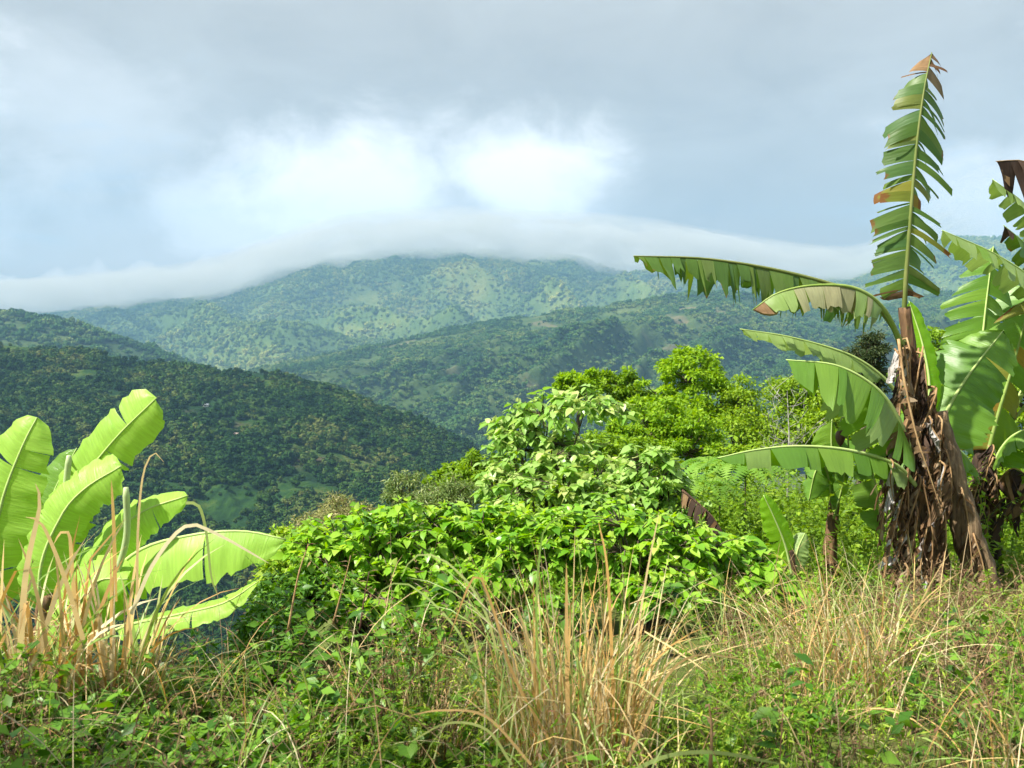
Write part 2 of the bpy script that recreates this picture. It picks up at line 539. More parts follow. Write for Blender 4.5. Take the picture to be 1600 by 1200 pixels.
hill('valley_hill',
     [(150, 640), (330, 590), (400, 574), (470, 560), (560, 545), (700, 518), (850, 490), (950, 478), (1020, 468), (1100, 452), (1180, 458), (1250, 476), (1330, 492), (1420, 470), (1500, 452), (1600, 440), (1800, 430), (2100, 430)],
     [(150, 2300), (2100, 2700)],
     [(150, 720), (2100, 740)], [(150, 1250), (2100, 1300)],
     380, 170, mat_hillB, 'broad green valley hillside with gullies, paths and scattered houses', spur=170, sfreq=11, skew=-3.2, fine=34, seed=9.0, cfine=0.35,
     bare_fn=lambda px, v, x, y: np.clip(fbm(x / 140, y / 140, 4) * 1.5 - 0.12 + 0.35 * blob(px, v, 1050, 0.72, 120, 0.12), 0, 1) * (v > 0.15))
hill('dark_hill',
     [(-900, 520), (-300, 530), (0, 537), (60, 545), (130, 552), (200, 560), (270, 574), (340, 583), (400, 583), (470, 593), (540, 612), (600, 634), (660, 660), (700, 684), (760, 715), (900, 800)],
     [(-900, 950), (0, 950), (900, 820)],
     [(-900, 1250), (900, 1250)], [(-900, 330), (900, 340)],
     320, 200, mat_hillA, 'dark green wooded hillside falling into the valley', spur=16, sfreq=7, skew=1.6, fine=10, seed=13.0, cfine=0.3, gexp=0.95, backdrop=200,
     bare_fn=lambda px, v, x, y: np.clip(fbm(x / 60 + 3, y / 60, 4) * 0.8 + 0.5 * blob(px, v, 490, 0.60, 95, 0.12) + 0.4 * blob(px, v, 560, 0.42, 60, 0.06) + 0.3 * blob(px, v, 120, 0.8, 160, 0.12) + 0.3 * blob(px, v, 330, 0.75, 120, 0.08) - 0.12, 0, 1))


# tree cover of the hills: one mass per hill, instanced crowns
def crown_source(name, seed, mat, ntri=260):
    r = np.random.default_rng(seed)
    mb = MB()
    lobes = [(r.normal(0, 0.28, 3) * [1, 1, 0.6] + [0, 0, 0.55], r.uniform(0.25, 0.42)) for _ in range(6)]
    for c, rad in lobes:
        n = ntri // 6
        d = r.normal(size=(n, 3)); d /= np.linalg.norm(d, axis=1, keepdims=True)
        p = c + d * rad * r.uniform(0.7, 1.08, (n, 1))
        t1 = np.cross(d, r.normal(size=(n, 3))); t1 /= np.linalg.norm(t1, axis=1, keepdims=True)
        t2 = np.cross(d, t1) + d * r.normal(0, 0.5, (n, 1))
        s = r.uniform(0.08, 0.17, (n, 1))
        V = np.stack([p + t1 * s, p + t2 * s * 0.9, p - t1 * s * 0.9 , p - t2 * s], 1).reshape(-1, 3)
        mb.add(V, np.arange(4 * n).reshape(n, 4), None, None, 0.0)
    tube(mb, [(0, 0, -0.2), (0, 0, 0.4)], [0.05, 0.03], 4)
    me = mb.mesh(name, mat)
    return bpy.data.objects.new(name, me)


def forest(name, hname, n, smin, smax, mat, label, dens, seed, vmin=0.0, vmax=1.02, treefreq=60.0):
    r = np.random.default_rng(seed)
    h = HILLS[hname]; pos = h['pos']; bare = h['bare']
    nv, nu, _ = pos.shape
    U = r.uniform(0, nu - 1.001, n); Vv = np.interp(r.uniform(vmin, vmax, n), h['v'], np.arange(nv))
    Vv = np.minimum(Vv, nv - 1.001)
    i = U.astype(int); j = Vv.astype(int); a = (U - i)[:, None]; b = (Vv - j)[:, None]
    p = (pos[j, i] * (1 - a) + pos[j, i + 1] * a) * (1 - b) + (pos[j + 1, i] * (1 - a) + pos[j + 1, i + 1] * a) * b
    br = bare[j, i]
    f = fbm(p[:, 0] / treefreq, p[:, 1] / treefreq, 4)
    keep = r.uniform(0, 1, n) < np.clip(dens + 1.6 * f - 1.6 * br, 0.02, 1)
    p = p[keep]; f = f[keep]
    sc = (smin + (smax - smin) * r.uniform(0, 1, len(p)) ** 1.8) * (0.8 + 0.5 * np.clip(f + 0.3, 0, 1))
    me = bpy.data.meshes.new(name)
    me.vertices.add(len(p)); me.vertices.foreach_set('co', p.astype(np.float32).ravel())
    at = me.attributes.new('sc', 'FLOAT', 'POINT'); at.data.foreach_set('value', sc.astype(np.float32))
    at = me.attributes.new('rot', 'FLOAT', 'POINT'); at.data.foreach_set('value', r.uniform(0, 6.28, len(p)).astype(np.float32))
    o = link(name, me)
    tag(o, label, 'trees', kind='stuff')
    ng = bpy.data.node_groups.new(name + '_instances', 'GeometryNodeTree')
    ng.interface.new_socket('Geometry', in_out='INPUT', socket_type='NodeSocketGeometry')
    ng.interface.new_socket('Geometry', in_out='OUTPUT', socket_type='NodeSocketGeometry')
    gi = ng.nodes.new('NodeGroupInput'); go = ng.nodes.new('NodeGroupOutput')
    j_ = ng.nodes.new('GeometryNodeJoinGeometry')
    for k in range(3):
        ob = ng.nodes.new('GeometryNodeObjectInfo'); ob.inputs['Object'].default_value = crown_source(name + '_crown', seed * 10 + k, mat); ob.inputs['As Instance'].default_value = True
        ng.links.new(ob.outputs['Geometry'], j_.inputs[0])
    ip = ng.nodes.new('GeometryNodeInstanceOnPoints'); ip.inputs['Pick Instance'].default_value = True
    na = ng.nodes.new('GeometryNodeInputNamedAttribute'); na.data_type = 'FLOAT'; na.inputs['Name'].default_value = 'sc'
    nr = ng.nodes.new('GeometryNodeInputNamedAttribute'); nr.data_type = 'FLOAT'; nr.inputs['Name'].default_value = 'rot'
    cx = ng.nodes.new('ShaderNodeCombineXYZ')
    ng.links.new(nr.outputs[0], cx.inputs[2])
    ng.links.new(gi.outputs[0], ip.inputs['Points']); ng.links.new(j_.outputs[0], ip.inputs['Instance'])
    ng.links.new(na.outputs[0], ip.inputs['Scale']); ng.links.new(cx.outputs[0], ip.inputs['Rotation'])
    ng.links.new(ip.outputs[0], go.inputs[0])
    md = o.modifiers.new('instances', 'NODES'); md.node_group = ng
    return o


def mat_wood(name, stops, scale):
    """tree crowns: the wood's colour drifts over the hillside, each crown differs a little"""
    m, t = new_mat(name)
    oi = t.n('ShaderNodeObjectInfo')
    a = t.noise(oi.outputs['Location'], scale, 6, 0.62, 0.5)
    f = t.math('ADD', t.math('MULTIPLY', a, 0.65), t.math('MULTIPLY', t.math('ADD', t.math('MULTIPLY', oi.outputs['Random'], 0.5), 0.25), 0.35))
    pr = t.n('ShaderNodeBsdfPrincipled', None, Base_Color=t.ramp(f, stops), Roughness=0.85)
    pr.inputs['Specular IOR Level'].default_value = 0.1
    t.n('ShaderNodeOutputMaterial', None, Surface=pr.outputs[0])
    return m


mf_A = mat_wood('wood_dark', [(0.34, (0.008, 0.030, 0.006)), (0.44, (0.014, 0.048, 0.008)), (0.51, (0.03, 0.075, 0.011)), (0.56, (0.055, 0.10, 0.018)), (0.64, (0.11, 0.13, 0.03))], 0.012)  # crowns darkened as well, cloud shadow put into their colour
mf_B = mat_wood('wood_valley', [(0.34, (0.022, 0.07, 0.018)), (0.45, (0.042, 0.11, 0.024)), (0.54, (0.085, 0.16, 0.034)), (0.64, (0.18, 0.23, 0.055))], 0.006)
mf_D = mat_wood('wood_mountain', [(0.34, (0.07, 0.14, 0.04)), (0.46, (0.13, 0.22, 0.05)), (0.54, (0.24, 0.32, 0.07)), (0.62, (0.42, 0.44, 0.11))], 0.0022)  # lightest crown tones paint in the sun patches
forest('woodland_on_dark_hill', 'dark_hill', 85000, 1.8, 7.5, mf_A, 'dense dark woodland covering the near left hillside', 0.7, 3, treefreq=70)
forest('woodland_on_left_ridge', 'distant_left_ridge', 12000, 8, 15, mf_B, 'woodland covering the dim ridge at the left edge', 0.6, 4, treefreq=120)
forest('woodland_in_valley', 'valley_hill', 90000, 3.5, 11, mf_B, 'woodland scattered over the valley hillside below the mountain', 0.75, 5, vmin=0.0, treefreq=110)
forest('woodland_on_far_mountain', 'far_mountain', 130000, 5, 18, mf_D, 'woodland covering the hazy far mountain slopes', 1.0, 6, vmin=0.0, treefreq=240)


# ------------------------------------------------------------------ air: haze and the cloud bank on the summits
def volume_mat(name, col, dens, aniso=0.0):
    m, t = new_mat(name)
    v = t.n('ShaderNodeVolumePrincipled', None, Color=c4(col), Density=dens, Anisotropy=aniso)
    t.n('ShaderNodeOutputMaterial', None, Volume=v.outputs[0])
    m.cycles.homogeneous_volume = True
    return m


def build_haze():
    x0, x1, y0, y1, z0, z1 = -7600, 7600, -2500, 7600, -260, 1150
    V = [(x, y, z) for z in (z0, z1) for y in (y0, y1) for x in (x0, x1)]
    Q = [(0, 2, 3, 1), (4, 5, 7, 6), (0, 1, 5, 4), (2, 6, 7, 3), (0, 4, 6, 2), (1, 3, 7, 5)]
    o = link('haze', mesh_np('haze', V, np.array(Q), mat=volume_mat('haze_air', (0.26, 0.475, 0.72), 0.00014, 0.0)))
    tag(o, 'pale blue haze filling the valley air', kind='stuff')


def build_cloud():
    base = [(-900, 470), (-200, 474), (0, 476), (110, 470), (200, 462), (330, 452), (400, 432), (470, 408), (520, 396), (600, 389), (720, 384), (850, 391), (1000, 397), (1100, 412), (1200, 425), (1300, 436), (1370, 432), (1420, 400), (1480, 350), (1560, 330)]
    nu, nd = 150, 44
    px = np.linspace(-900, 1560, nu)
    py = prof(base, px) + 14
    taper = np.interp(px, [-900, -800, 1230, 1330, 1430, 1500, 1560], [0.6, 1, 1, 0.75, 0.3, 0.1, 0.0])
    Dd = np.linspace(4000, 7400, nd)
    PX, DD = np.meshgrid(px, Dd)
    PY = np.broadcast_to(py, PX.shape)
    a = math.cos(PITCH) + math.sin(PITCH) * (600 - PY) / FPX
    zb = CAMZ + (-math.sin(PITCH) + math.cos(PITCH) * (600 - PY) / FPX) / a * 5150.0
    X = (PX - 800) / FPX / a * 5150
    X = X * (DD / 5150)
    f = np.linspace(-1, 1, nd)[:, None]
    th = (1 - np.abs(f)) ** 1.3
    tb = np.clip(1 - np.abs(f), 0, 1) ** 0.45
    bump = 190 * fbm(X / 300, DD / 380, 6, 0.66) * taper
    lo = zb + 110 - (110 * taper - bump) * tb
    hi = zb + 110 + (60 + 420 * fbm(X / 420 + 9, DD / 420, 6, 0.65)) * th * taper
    hi = np.maximum(hi, lo)
    Vb = np.stack([X, DD, lo], -1).reshape(-1, 3); Vt = np.stack([X, DD, hi + 1], -1).reshape(-1, 3)
    idx = np.arange(nu * nd).reshape(nd, nu); n = nu * nd
    Qb = np.stack([idx[:-1, :-1], idx[1:, :-1], idx[1:, 1:], idx[:-1, 1:]], -1).reshape(-1, 4)
    Qt = np.stack([idx[:-1, :-1], idx[:-1, 1:], idx[1:, 1:], idx[1:, :-1]], -1).reshape(-1, 4) + n
    ring = np.concatenate([idx[0, :], idx[1:, -1], idx[-1, -2::-1], idx[-2:0:-1, 0]])
    r2 = np.roll(ring, -1)
    Qs = np.stack([ring, r2, r2 + n, ring + n], -1)
    o = link('cloud_bank', mesh_np('cloud_bank', np.vstack([Vb, Vt]), np.concatenate([Qb, Qt, Qs]), mat=volume_mat('cloud_vapour', (0.755, 0.76, 0.765), 0.0042, 0.0)))
    tag(o, 'low grey white cloud lying on the mountain summits', 'cloud', kind='stuff')


build_haze()
build_cloud()
world.cycles.sampling_method = 'MANUAL'
world.cycles.sample_map_resolution = 256


# ================================================================== vegetation near the camera
# ------------------------------------------------------------------ materials
M = {}
M['ban_bright'] = mat_leaf('banana_leaf_bright', [(0.30, 0.52, 0.07), (0.37, 0.59, 0.10), (0.33, 0.55, 0.085)], trans=0.42, tboost=1.35, rough=0.42, spec=0.35, nscale=2.0, namt=0.16, uvstripe=0.6, edge=((0.36, 0.27, 0.09), 1.2))
M['ban_green'] = mat_leaf('banana_leaf_green', [(0.10, 0.22, 0.028), (0.14, 0.28, 0.036), (0.19, 0.33, 0.045)], trans=0.35, tboost=1.6, rough=0.38, spec=0.45, nscale=2.0, namt=0.18, uvstripe=0.4)
M['ban_pale'] = mat_leaf('banana_leaf_pale', [(0.26, 0.38, 0.11), (0.31, 0.43, 0.14), (0.22, 0.34, 0.08)], trans=0.35, tboost=1.3, rough=0.38, spec=0.5, nscale=2.0, namt=0.15, uvstripe=0.4)
M['furled'] = mat_leaf('banana_leaf_furled', [(0.46, 0.58, 0.26), (0.52, 0.62, 0.32)], trans=0.2, tboost=1.2, rough=0.4, spec=0.4, nscale=5, namt=0.12)
M['ban_torn'] = mat_leaf('banana_leaf_torn', [(0.07, 0.14, 0.028), (0.10, 0.19, 0.035), (0.15, 0.22, 0.04), (0.08, 0.17, 0.05), (0.20, 0.22, 0.05)], trans=0.35, tboost=1.6, rough=0.45, spec=0.4, nscale=2.0, namt=0.2, uvstripe=0.5, edge=((0.20, 0.11, 0.035), 0.98))
M['ban_yellowing'] = mat_leaf('banana_leaf_yellowing', [(0.16, 0.22, 0.04), (0.25, 0.24, 0.04), (0.28, 0.17, 0.03)], trans=0.38, tboost=1.6, rough=0.45, spec=0.35, nscale=3.0, namt=0.25, uvstripe=0.4, edge=((0.22, 0.10, 0.03), 0.75))
M['ban_lime'] = mat_leaf('banana_leaf_lime', [(0.22, 0.46, 0.03), (0.27, 0.50, 0.04)], trans=0.55, tboost=1.7, rough=0.4, spec=0.3, nscale=2.0, namt=0.1, uvstripe=0.3)
M['dead_leaf'] = mat_leaf('banana_leaf_dead', [(0.10, 0.055, 0.025), (0.18, 0.105, 0.05), (0.28, 0.18, 0.095), (0.075, 0.04, 0.022), (0.40, 0.30, 0.19)], trans=0.12, tboost=1.2, rough=0.8, spec=0.15, nscale=9.0, namt=0.45, uvstripe=0.8)
M['ban_drying'] = mat_leaf('banana_leaf_drying', [(0.30, 0.30, 0.16), (0.36, 0.36, 0.20), (0.26, 0.22, 0.12)], trans=0.3, tboost=1.2, rough=0.5, spec=0.3, nscale=5.0, namt=0.3, uvstripe=0.6)
M['dead_grey'] = mat_leaf('banana_leaf_dry_grey', [(0.45, 0.42, 0.40), (0.60, 0.57, 0.55), (0.32, 0.27, 0.24)], trans=0.15, tboost=1.1, rough=0.7, spec=0.2, nscale=6.0, namt=0.3, uvstripe=0.6)
M['dead_dark'] = mat_leaf('banana_leaf_dead_dark', [(0.035, 0.024, 0.02), (0.06, 0.04, 0.03), (0.10, 0.065, 0.045)], trans=0.1, tboost=1.2, rough=0.85, spec=0.1, nscale=9.0, namt=0.4, uvstripe=0.6)
M['rib'] = mat_bark('banana_midrib', (0.20, 0.30, 0.06), (0.27, 0.37, 0.09), (0.33, 0.42, 0.13), (4, 4, 4), 0.5, 0.05)
M['rib_olive'] = mat_bark('banana_midrib_olive', (0.10, 0.14, 0.035), (0.15, 0.19, 0.05), (0.20, 0.22, 0.07), (4, 4, 4), 0.5, 0.05)
M['rib_pale'] = mat_bark('banana_midrib_pale', (0.36, 0.48, 0.15), (0.42, 0.55, 0.18), (0.48, 0.60, 0.22), (4, 4, 4), 0.5, 0.05)
M['rib_dead'] = mat_bark('banana_midrib_dead', (0.22, 0.13, 0.06), (0.34, 0.21, 0.10), (0.44, 0.30, 0.15), (8, 8, 8), 0.8, 0.2)
M['stem'] = mat_bark('banana_stem_sheaths', (0.045, 0.03, 0.018), (0.13, 0.075, 0.04), (0.24, 0.14, 0.07), (26, 26, 2.2), 0.7, 0.7, spots=((0.10, 0.16, 0.04), 0.62, 3.0))
M['stem_rust'] = mat_bark('banana_stem_rust', (0.06, 0.042, 0.025), (0.18, 0.12, 0.068), (0.31, 0.22, 0.125), (26, 26, 2.0), 0.7, 0.7, spots=((0.03, 0.02, 0.015), 0.63, 4.0))
M['stem_dark'] = mat_bark('banana_stem_dark', (0.02, 0.014, 0.011), (0.05, 0.032, 0.022), (0.13, 0.075, 0.045), (22, 22, 2.4), 0.8, 0.7)
M['bark'] = mat_bark('shrub_bark', (0.06, 0.045, 0.03), (0.11, 0.085, 0.06), (0.17, 0.14, 0.10), (20, 20, 5))
M['bark_pale'] = mat_bark('pale_bare_bark', (0.22, 0.21, 0.17), (0.32, 0.31, 0.27), (0.42, 0.41, 0.37), (14, 14, 4))
M['bud'] = mat_bark('banana_bud_skin', (0.05, 0.022, 0.025), (0.09, 0.04, 0.035), (0.13, 0.07, 0.05), (10, 10, 5), 0.5, 0.2)
M['shrub'] = mat_leaf('shrub_leaf', [(0.09, 0.25, 0.015), (0.16, 0.35, 0.022), (0.23, 0.43, 0.03), (0.32, 0.51, 0.05), (0.12, 0.29, 0.02)], trans=0.35, tboost=1.7, rough=0.36, spec=0.4, nscale=6, namt=0.15)
M['shrub_young'] = mat_leaf('shrub_leaf_young', [(0.28, 0.48, 0.045), (0.36, 0.55, 0.07), (0.45, 0.58, 0.12)], trans=0.42, tboost=1.5, rough=0.36, spec=0.4, nscale=6, namt=0.12)
M['pale'] = mat_leaf('pale_shrub_leaf', [(0.18, 0.36, 0.05), (0.27, 0.46, 0.09), (0.37, 0.54, 0.16), (0.15, 0.31, 0.04)], trans=0.35, tboost=1.5, rough=0.36, spec=0.5, nscale=6, namt=0.15)
M['pale_tip'] = mat_leaf('pale_shrub_tip', [(0.36, 0.54, 0.13), (0.44, 0.58, 0.18), (0.52, 0.58, 0.22)], trans=0.4, tboost=1.3, rough=0.4, spec=0.4, nscale=6, namt=0.12)
M['fine'] = mat_leaf('fine_bush_leaf', [(0.07, 0.13, 0.025), (0.12, 0.19, 0.04), (0.19, 0.26, 0.07), (0.30, 0.34, 0.12)], trans=0.28, tboost=1.5, rough=0.45, spec=0.4, namt=0.15)
M['drybush'] = mat_leaf('dry_bush_leaf', [(0.14, 0.18, 0.035), (0.26, 0.27, 0.09), (0.42, 0.36, 0.19), (0.18, 0.22, 0.05)], trans=0.25, tboost=1.4, rough=0.6, spec=0.2, namt=0.15)
M['tree_lime'] = mat_leaf('tree_leaf_lime', [(0.15, 0.30, 0.012), (0.22, 0.38, 0.016), (0.28, 0.43, 0.02), (0.11, 0.23, 0.012)], trans=0.4, tboost=1.6, rough=0.5, spec=0.25, namt=0.15)
M['tree_olive'] = mat_leaf('tree_leaf_olive', [(0.12, 0.23, 0.012), (0.19, 0.33, 0.018), (0.28, 0.40, 0.03), (0.09, 0.18, 0.012)], trans=0.35, tboost=1.6, rough=0.5, spec=0.25, namt=0.15)
M['tree_dark'] = mat_leaf('tree_leaf_dark', [(0.03, 0.055, 0.018), (0.05, 0.075, 0.025), (0.075, 0.085, 0.03)], trans=0.2, tboost=1.4, rough=0.6, spec=0.2, namt=0.15)
M['tree_mid'] = mat_leaf('tree_leaf_mid', [(0.11, 0.22, 0.012), (0.18, 0.31, 0.016), (0.24, 0.38, 0.02)], trans=0.35, tboost=1.6, rough=0.5, spec=0.25, namt=0.15)
M['fern'] = mat_leaf('fern_leaf', [(0.13, 0.28, 0.03), (0.19, 0.36, 0.05), (0.24, 0.40, 0.06)], trans=0.4, tboost=1.5, rough=0.5, spec=0.25, namt=0.12)
M['weed'] = mat_leaf('weed_leaf', [(0.10, 0.24, 0.010), (0.18, 0.36, 0.015), (0.27, 0.45, 0.03), (0.38, 0.47, 0.06), (0.13, 0.28, 0.015)], trans=0.35, tboost=1.5, rough=0.5, spec=0.25, namt=0.15)
M['weed_brown'] = mat_leaf('weed_dead', [(0.10, 0.06, 0.03), (0.19, 0.12, 0.06), (0.29, 0.20, 0.10), (0.15, 0.07, 0.045), (0.42, 0.33, 0.19)], trans=0.1, tboost=1.2, rough=0.8, spec=0.1, namt=0.3)
M['ivy'] = mat_leaf('low_broad_leaf', [(0.04, 0.12, 0.012), (0.07, 0.18, 0.015), (0.11, 0.25, 0.02), (0.18, 0.33, 0.03)], trans=0.3, tboost=1.6, rough=0.4, spec=0.35, namt=0.2)
M['straw'] = mat_leaf('dry_grass_blade', [(0.50, 0.29, 0.09), (0.62, 0.42, 0.15), (0.70, 0.55, 0.28), (0.52, 0.32, 0.11), (0.74, 0.64, 0.40), (0.44, 0.36, 0.22)], trans=0.25, tboost=1.2, rough=0.55, spec=0.25, nscale=9, namt=0.25)
M['grass'] = mat_leaf('green_grass_blade', [(0.16, 0.28, 0.05), (0.24, 0.36, 0.08), (0.34, 0.42, 0.14), (0.40, 0.40, 0.14)], trans=0.35, tboost=1.4, rough=0.45, spec=0.3, nscale=6, namt=0.15)
M['turf'] = mat_leaf('short_turf_blade', [(0.16, 0.22, 0.04), (0.25, 0.28, 0.07), (0.34, 0.32, 0.11), (0.12, 0.19, 0.03)], trans=0.3, tboost=1.4, rough=0.5, spec=0.2)


# ------------------------------------------------------------------ leaf geometry
def leaf_tpl(width=0.32, fold=0.25, droop=0.25, kind='ovate'):
    ts = np.array([0.0, 0.18, 0.42, 0.68, 1.0]) if kind != 'tiny' else np.array([0.0, 0.45, 1.0])
    V = []; uv = []
    for t in ts:
        wv = width * (math.sin(math.pi * min(t, 1) ** 0.72) ** 0.85 if 0 < t < 1 else 0)
        z = -droop * t * t
        if t in (0.0, 1.0):
            V.append((0, t, z)); uv.append((t, 0))
        else:
            V += [(-wv, t - 0.03, z + fold * wv), (0, t, z), (wv, t - 0.03, z + fold * wv)]; uv += [(t, 1), (t, 0), (t, 1)]
    n = len(ts) - 2
    Q = []; T = [(0, 2, 1), (0, 3, 2)]
    for i in range(n - 1):
        a = 1 + 3 * i; b = a + 3
        Q += [(a, a + 1, b + 1, b), (a + 1, a + 2, b + 2, b + 1)]
    a = 1 + 3 * (n - 1); e = a + 3
    T += [(a, a + 1, e), (a + 1, a + 2, e)]
    return np.array(V), np.array(Q, dtype=int).reshape(-1, 4), np.array(T), np.array(uv)


TPL = leaf_tpl()
TPL_NARROW = leaf_tpl(0.17, 0.3, 0.3)
TPL_TINY = leaf_tpl(0.26, 0.25, 0.15, 'tiny')
TPL_TINYN = leaf_tpl(0.13, 0.25, 0.2, 'tiny')


def unit(a):
    a = np.asarray(a, float)
    return a / (np.linalg.norm(a, axis=-1, keepdims=True) + 1e-12)


def leaf_frames(axis, normal):
    y = unit(axis)
    x = unit(np.cross(y, normal))
    z = np.cross(x, y)
    return np.stack([x, y, z], -1)                # columns


def put_leaves(mb, tpl, pos, axis, normal, size, rnd):
    V, Q, T, uv = tpl
    n = len(pos)
    if n == 0: return
    Fm = leaf_frames(axis, normal)
    W = np.einsum('nij,vj->nvi', Fm, V) * np.asarray(size)[:, None, None] + np.asarray(pos)[:, None, :]
    off = (np.arange(n) * len(V))[:, None, None]
    mb.add(W.reshape(-1, 3), (Q[None] + off).reshape(-1, 4) if len(Q) else None, (T[None] + off).reshape(-1, 3), np.tile(uv, (n, 1)), np.repeat(rnd, len(V)))


LEAFMESH = {}


def leaf_object(parent, tpl, key, mat, pos, axis, normal, size):
    if (key, mat.name) not in LEAFMESH:
        V, Q, T, uv = tpl
        LEAFMESH[(key, mat.name)] = mesh_np('leaf', V, [Q, T], uv, np.zeros(len(V)), mat, True)
    o = bpy.data.objects.new('leaf', LEAFMESH[(key, mat.name)])
    COL.objects.link(o)
    o.parent = parent
    Fm = leaf_frames(np.array([axis]), np.array([normal]))[0]
    mw = Matrix([[*(Fm[i] * size), pos[i] - parent.location[i]] for i in range(3)] + [[0, 0, 0, 1]])
    o.matrix_local = mw
    return o


def rand_dirs(r, n, zmin=-1.0):
    d = r.normal(size=(n * 3 + 20, 3)); d = unit(d)
    d = d[d[:, 2] > zmin][:n]
    return d


def shrub(name, label, cat, blobs, seed, leaf=0.13, ntwig=160, per=7, mats=('shrub', 'shrub_young'), nobj=120, group=None, droop=0.9, tpl=TPL, key='ovate', young=0.25, base=None, zmin=-0.35, bark='bark'):
    """blobs: (px, py, rx_px, ry_px, depth): lumps of the crown, measured in the photo and set at their own distance"""
    r = np.random.default_rng(seed)
    B = []
    for (px, py, rx, ry, Y) in blobs:
        c = np.array(P(px, py, Y)); k = Y / FPX
        B.append((c, np.array([rx * k, 0.8 * (rx + ry) / 2 * k * 1.3, ry * k])))
    cx = np.mean([b[0] for b in B], axis=0)
    bx, by = (cx[0], cx[1] + 0.1) if base is None else base
    root = empty(name, (bx, by, gz(bx, by)), label, cat, group)
    b0 = np.array([bx, by, gz(bx, by) - 0.05])
    vol = np.array([np.prod(b[1]) ** (2 / 3) for b in B]); vol = vol / vol.sum()
    stems = MB(); twigs = MB()
    pos = []; ax = []; nm = []; sz = []; yg = []; outw = []
    for (c, rad), fr in zip(B, vol):
        nt = max(6, int(ntwig * fr))
        k = max(3, nt // 12)
        # main stems
        mains = []
        for i in range(k):
            d = rand_dirs(r, 1, -0.1)[0]
            e = c + d * rad * 0.55
            m1 = (b0 + e) / 2 + r.normal(0, 0.08, 3) * rad
            pts = catmull([b0 + r.normal(0, 0.04, 3) * [1, 1, 0], m1, e], 7)
            tube(stems, pts, np.linspace(0.018, 0.007, 7) * (0.6 + rad[2]), 5)
            mains.append(e)
        mains = np.array(mains)
        d = rand_dirs(r, nt, zmin)
        nz = 1 + 0.34 * np.array([perlin(np.array([q[0] * 2.3 + seed + c[0]]), np.array([q[2] * 2.3 + q[1]]))[0] for q in d]) * 1.6
        for i in range(len(d)):
            ri = (r.uniform(0.8, 1.08) if r.uniform() < 0.72 else r.uniform(0.35, 0.8)) * nz[i]
            e = c + d[i] * rad * ri
            s = mains[np.argmin(np.linalg.norm(mains - e, axis=1))]
            mid = (s + e) / 2 + np.array([0, 0, 0.1 * rad[2]])
            tube(twigs, catmull([s, mid, e], 5), np.linspace(0.006, 0.0025, 5), 3, cap=False)
            dirv = unit(e - s + np.array([0, 0, 0.15]))
            isy = r.uniform() < young * (1.6 if d[i][2] > 0.2 else 0.3)
            phase = r.uniform(0, 6.28)
            for j in range(per):
                f = j / max(per - 1, 1)
                q = e + (mid - e) * (1 - f) * 0.75
                az = phase + 2.4 * j
                o_ = np.array([math.cos(az), math.sin(az), 0])
                dn = droop * r.uniform(0.3, 1.2) * (1 - 0.45 * f) if not (isy and f > 0.6) else -0.3
                a_ = unit(o_ + 0.5 * f * dirv + np.array([0, 0, -dn]) + 0.25 * d[i])
                pos.append(q); ax.append(a_); nm.append(unit(np.array([0, 0, 1]) + 0.6 * o_ + r.normal(0, 0.25, 3)))
                sz.append(leaf * r.uniform(0.45, 1.25) * (0.65 if (isy and f > 0.6) else 1)); yg.append(isy and f > 0.35); outw.append(d[i][2] - 0.9 * d[i][1] + ri)
    pos, ax, nm, sz, yg, outw = map(np.array, (pos, ax, nm, sz, yg, outw))
    stems.build('stem', M[bark], root); tag(twigs.build('twigs', M[bark], root), kind='stuff')
    order = np.argsort(-outw - r.uniform(0, 0.5, len(outw)))
    single = np.zeros(len(pos), bool); single[order[:nobj]] = True
    for i in np.where(single)[0]:
        leaf_object(root, tpl, key, M[mats[1]] if yg[i] else M[mats[0]], pos[i], ax[i], nm[i], sz[i])
    for flag, mt in ((False, mats[0]), (True, mats[1])):
        s_ = (~single) & (yg == flag)
        if s_.any():
            mb = MB(); put_leaves(mb, tpl, pos[s_], ax[s_], nm[s_], sz[s_], r.uniform(0, 1, s_.sum()))
            tag(mb.build('foliage', M[mt], root, True), kind='stuff')
    return root


